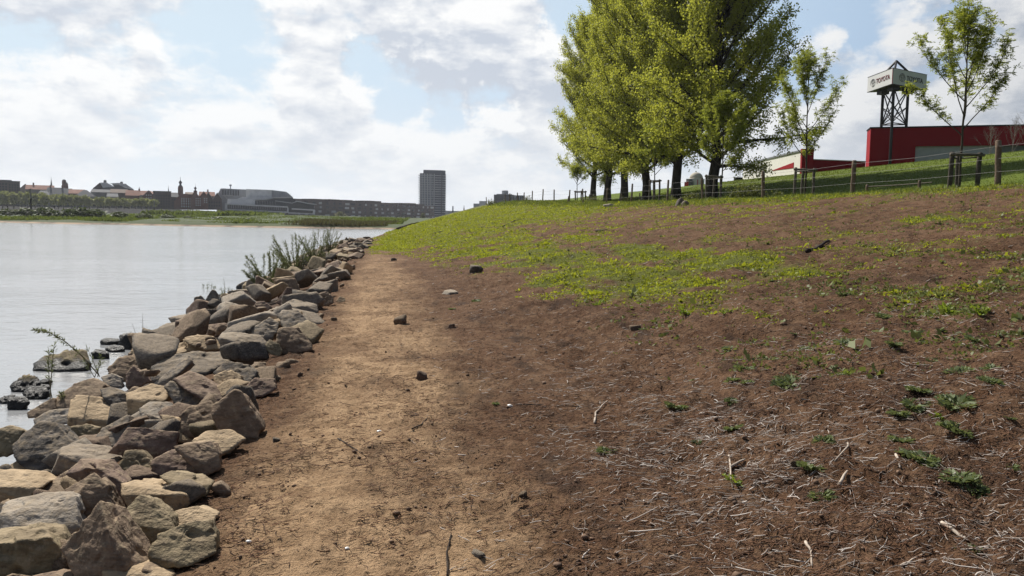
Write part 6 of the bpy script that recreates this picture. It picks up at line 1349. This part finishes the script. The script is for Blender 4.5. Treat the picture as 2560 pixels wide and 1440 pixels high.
# triangular sign on its lattice tower
Cc, Lc, Rc = P(2231, 200, 90), P(2169.5, 200, 96), P(2317, 200, 93.7); gz = 8.6
zb_, zt_ = zat(2231, 208.5, 90), zat(2231, 170.5, 90); cen = (Cc+Lc+Rc)/3
r = empty('sign_tower', (cen[0], cen[1], gz), 0, 'lattice-legged tower carrying a three-sided white advertising sign', 'sign')
loc = lambda q, z: np.array([q[0]-cen[0], q[1]-cen[1], z-gz])
M['steel'] = mat('black_steel', lambda t: bsdf(t, (.018, .018, .020), .55, spec=.4)); M['sign_face'] = mat('sign_face', lambda t: bsdf(t, t.mix(t.noise(oc(t), .8, 3, .5), (.56, .56, .55), (.64, .64, .63)), .45, spec=.4)); M['sign_red'] = mat('sign_red_trim', lambda t: bsdf(t, (.35, .02, .03), .5)); M['sign_text'] = mat('sign_lettering', lambda t: bsdf(t, (.16, .035, .045), .5)); M['sign_ink'] = mat('sign_ink', lambda t: bsdf(t, (.035, .033, .037), .5))
mb = MB(); mb.prism([loc(Cc, zb_), loc(Rc, zb_), loc(Lc, zb_)], (0, 0, zt_-zb_)); mb.build('sign_box', M['sign_face'], r)
mb = MB(); k = 1.012; tri = [cen+(q-cen)*k for q in (Cc, Rc, Lc)]
for z in (zb_-.06, zt_+.005): mb.prism([loc(q, z) for q in tri], (0, 0, .05))
mb.build('sign_frame', M['steel'], r)
e = loc(Cc, 0)-loc(cen, 0); e = e/np.linalg.norm(e)*.03; mb = MB(); mb.tube([loc(Cc, zb_)+e, loc(Cc, zt_)+e], .05, 6); mb.build('corner_trim', M['sign_red'], r)
def sign_text(A_, B_, m_, h_, xo, eo):
    d = B_-A_; d[2] = 0; L = np.linalg.norm(d); d /= L; nrm = np.array([d[1], -d[0], 0])
    cu = bpy.data.curves.new('lettering', 'FONT'); cu.body = 'TOYOTA'; cu.size = h_; cu.extrude = .012; cu.offset = .004*h_; cu.align_x = 'LEFT'; cu.align_y = 'CENTER'; cu.space_character = 1.0
    ob = bpy.data.objects.new('lettering', cu); COL.objects.link(ob); bpy.context.view_layer.update(); me = bpy.data.meshes.new_from_object(ob.evaluated_get(bpy.context.evaluated_depsgraph_get())); bpy.data.objects.remove(ob)
    me.materials.clear(); o = link('lettering', me, m_, r)
    zc_ = (zb_+zt_)/2-gz; base = loc(A_, 0)*np.array([1, 1, 0])+nrm*.03; q = base+d*L*xo
    o.matrix_local = Matrix(((d[0], 0, nrm[0], q[0]), (d[1], 0, nrm[1], q[1]), (0, 1, 0, zc_), (0, 0, 0, 1)))
    mb = MB(); c_ = base+d*L*eo; zz = np.array([0, 0, 1.0])
    def ell(cx, cz, rx, rz, w_): mb.tube([c_+d*(cx+rx*math.cos(t))+zz*(zc_+cz+rz*math.sin(t)) for t in np.linspace(0, 2*math.pi, 25)], w_, 5, False)
    R1 = h_*.62; ell(0, 0, R1*1.12, R1*.92, .02); ell(0, R1*.22, R1*.9, R1*.32, .017); ell(0, R1*.02, R1*.33, R1*.84, .017); mb.build('emblem', M['sign_ink'], r)
sign_text(Lc.copy(), Cc.copy(), M['sign_text'], .80, .36, .23); sign_text(Cc.copy(), Rc.copy(), M['sign_ink'], .82, .40, .27)
legs = [cen+(q-cen)*.42 for q in (Cc, Lc, Rc)]; legs = [np.array([q[0], q[1], 0]) for q in legs]
for i, q in enumerate(legs): mb = MB(); mb.tube([loc(q, gz-1.5), loc(q, zb_-.05)], .17, 8); mb.build('leg', M['steel'], r)
lv = [zat(2231, 300, 90), (zat(2231, 300, 90)+zb_)/2-.0, zb_-.1]
for i in range(3):
    a_, b2 = legs[i], legs[(i+1) % 3]
    mb = MB()
    for za, zb2 in ((lv[0], lv[2]),): mb.tube([loc(a_, za), loc(b2, zb2)], .075, 5); mb.tube([loc(b2, za), loc(a_, zb2)], .075, 5)
    mb.tube([loc(a_, lv[0]), loc(b2, lv[1])], .06, 5); mb.tube([loc(b2, lv[0]), loc(a_, lv[1])], .06, 5); mb.build('cross_brace', M['steel'], r); mb = MB(); mb.tube([loc(a_, lv[0]), loc(b2, lv[0])], .07, 5); mb.build('ring_bar', M['steel'], r)
for q in legs: mb = MB(); c_ = loc(q, zb_); mb.box((c_[0]-.5, c_[1]-.5, c_[2]-.55), (c_[0]+.5, c_[1]+.5, c_[2]-.07)); mb.build('head_plate', M['steel'], r)
ap = loc(cen, zat(2239, 152, 93)); mb = MB()
for q in (Cc, Lc, Rc): q2 = cen+(q-cen)*.46; mb.tube([loc(q2, zt_+.05), ap], .13, 6)
mb.build('pyramid_frame', M['steel'], r)

# the air: a thin even haze over the whole place
mb = MB(); mb.box((-5200, -120, -6), (5200, 6700, 95)); hz_ = mb.build('haze', None)
hm = bpy.data.materials.new('haze_air'); hm.use_nodes = True; t_ = NT(hm.node_tree); pv = t_.n('ShaderNodeVolumePrincipled', {'Color': (.86, .91, 1.0), 'Density': 0.00011, 'Anisotropy': .35}); o_ = t_.n('ShaderNodeOutputMaterial'); t_.t.links.new(pv.outputs[0], o_.inputs['Volume'])
hz_.data.materials.append(hm); tag(hz_, 'thin pale haze in the air over the river', kind='stuff')

# things that look alike are told apart by their order in the picture
ORD = 'first second third fourth fifth sixth seventh eighth ninth tenth eleventh twelfth thirteenth fourteenth fifteenth sixteenth seventeenth eighteenth nineteenth twentieth'.split()
ORD += ['twenty-'+w_ for w_ in ORD[:9]]+['thirtieth']+['thirty-'+w_ for w_ in ORD[:9]]+['fortieth']+['forty-'+w_ for w_ in ORD[:9]]
same = {}
for o in list(bpy.data.objects):
    if o.parent is None and o.get('label') and o.get('category'): same.setdefault(o['label'], []).append(o)
for lab_, os_ in same.items():
    if len(os_) > 1:
        os_.sort(key=lambda o: pix(o.location)[0])
        for i, o in enumerate(os_): o['label'] = f'{ORD[i]} from left: {lab_}'
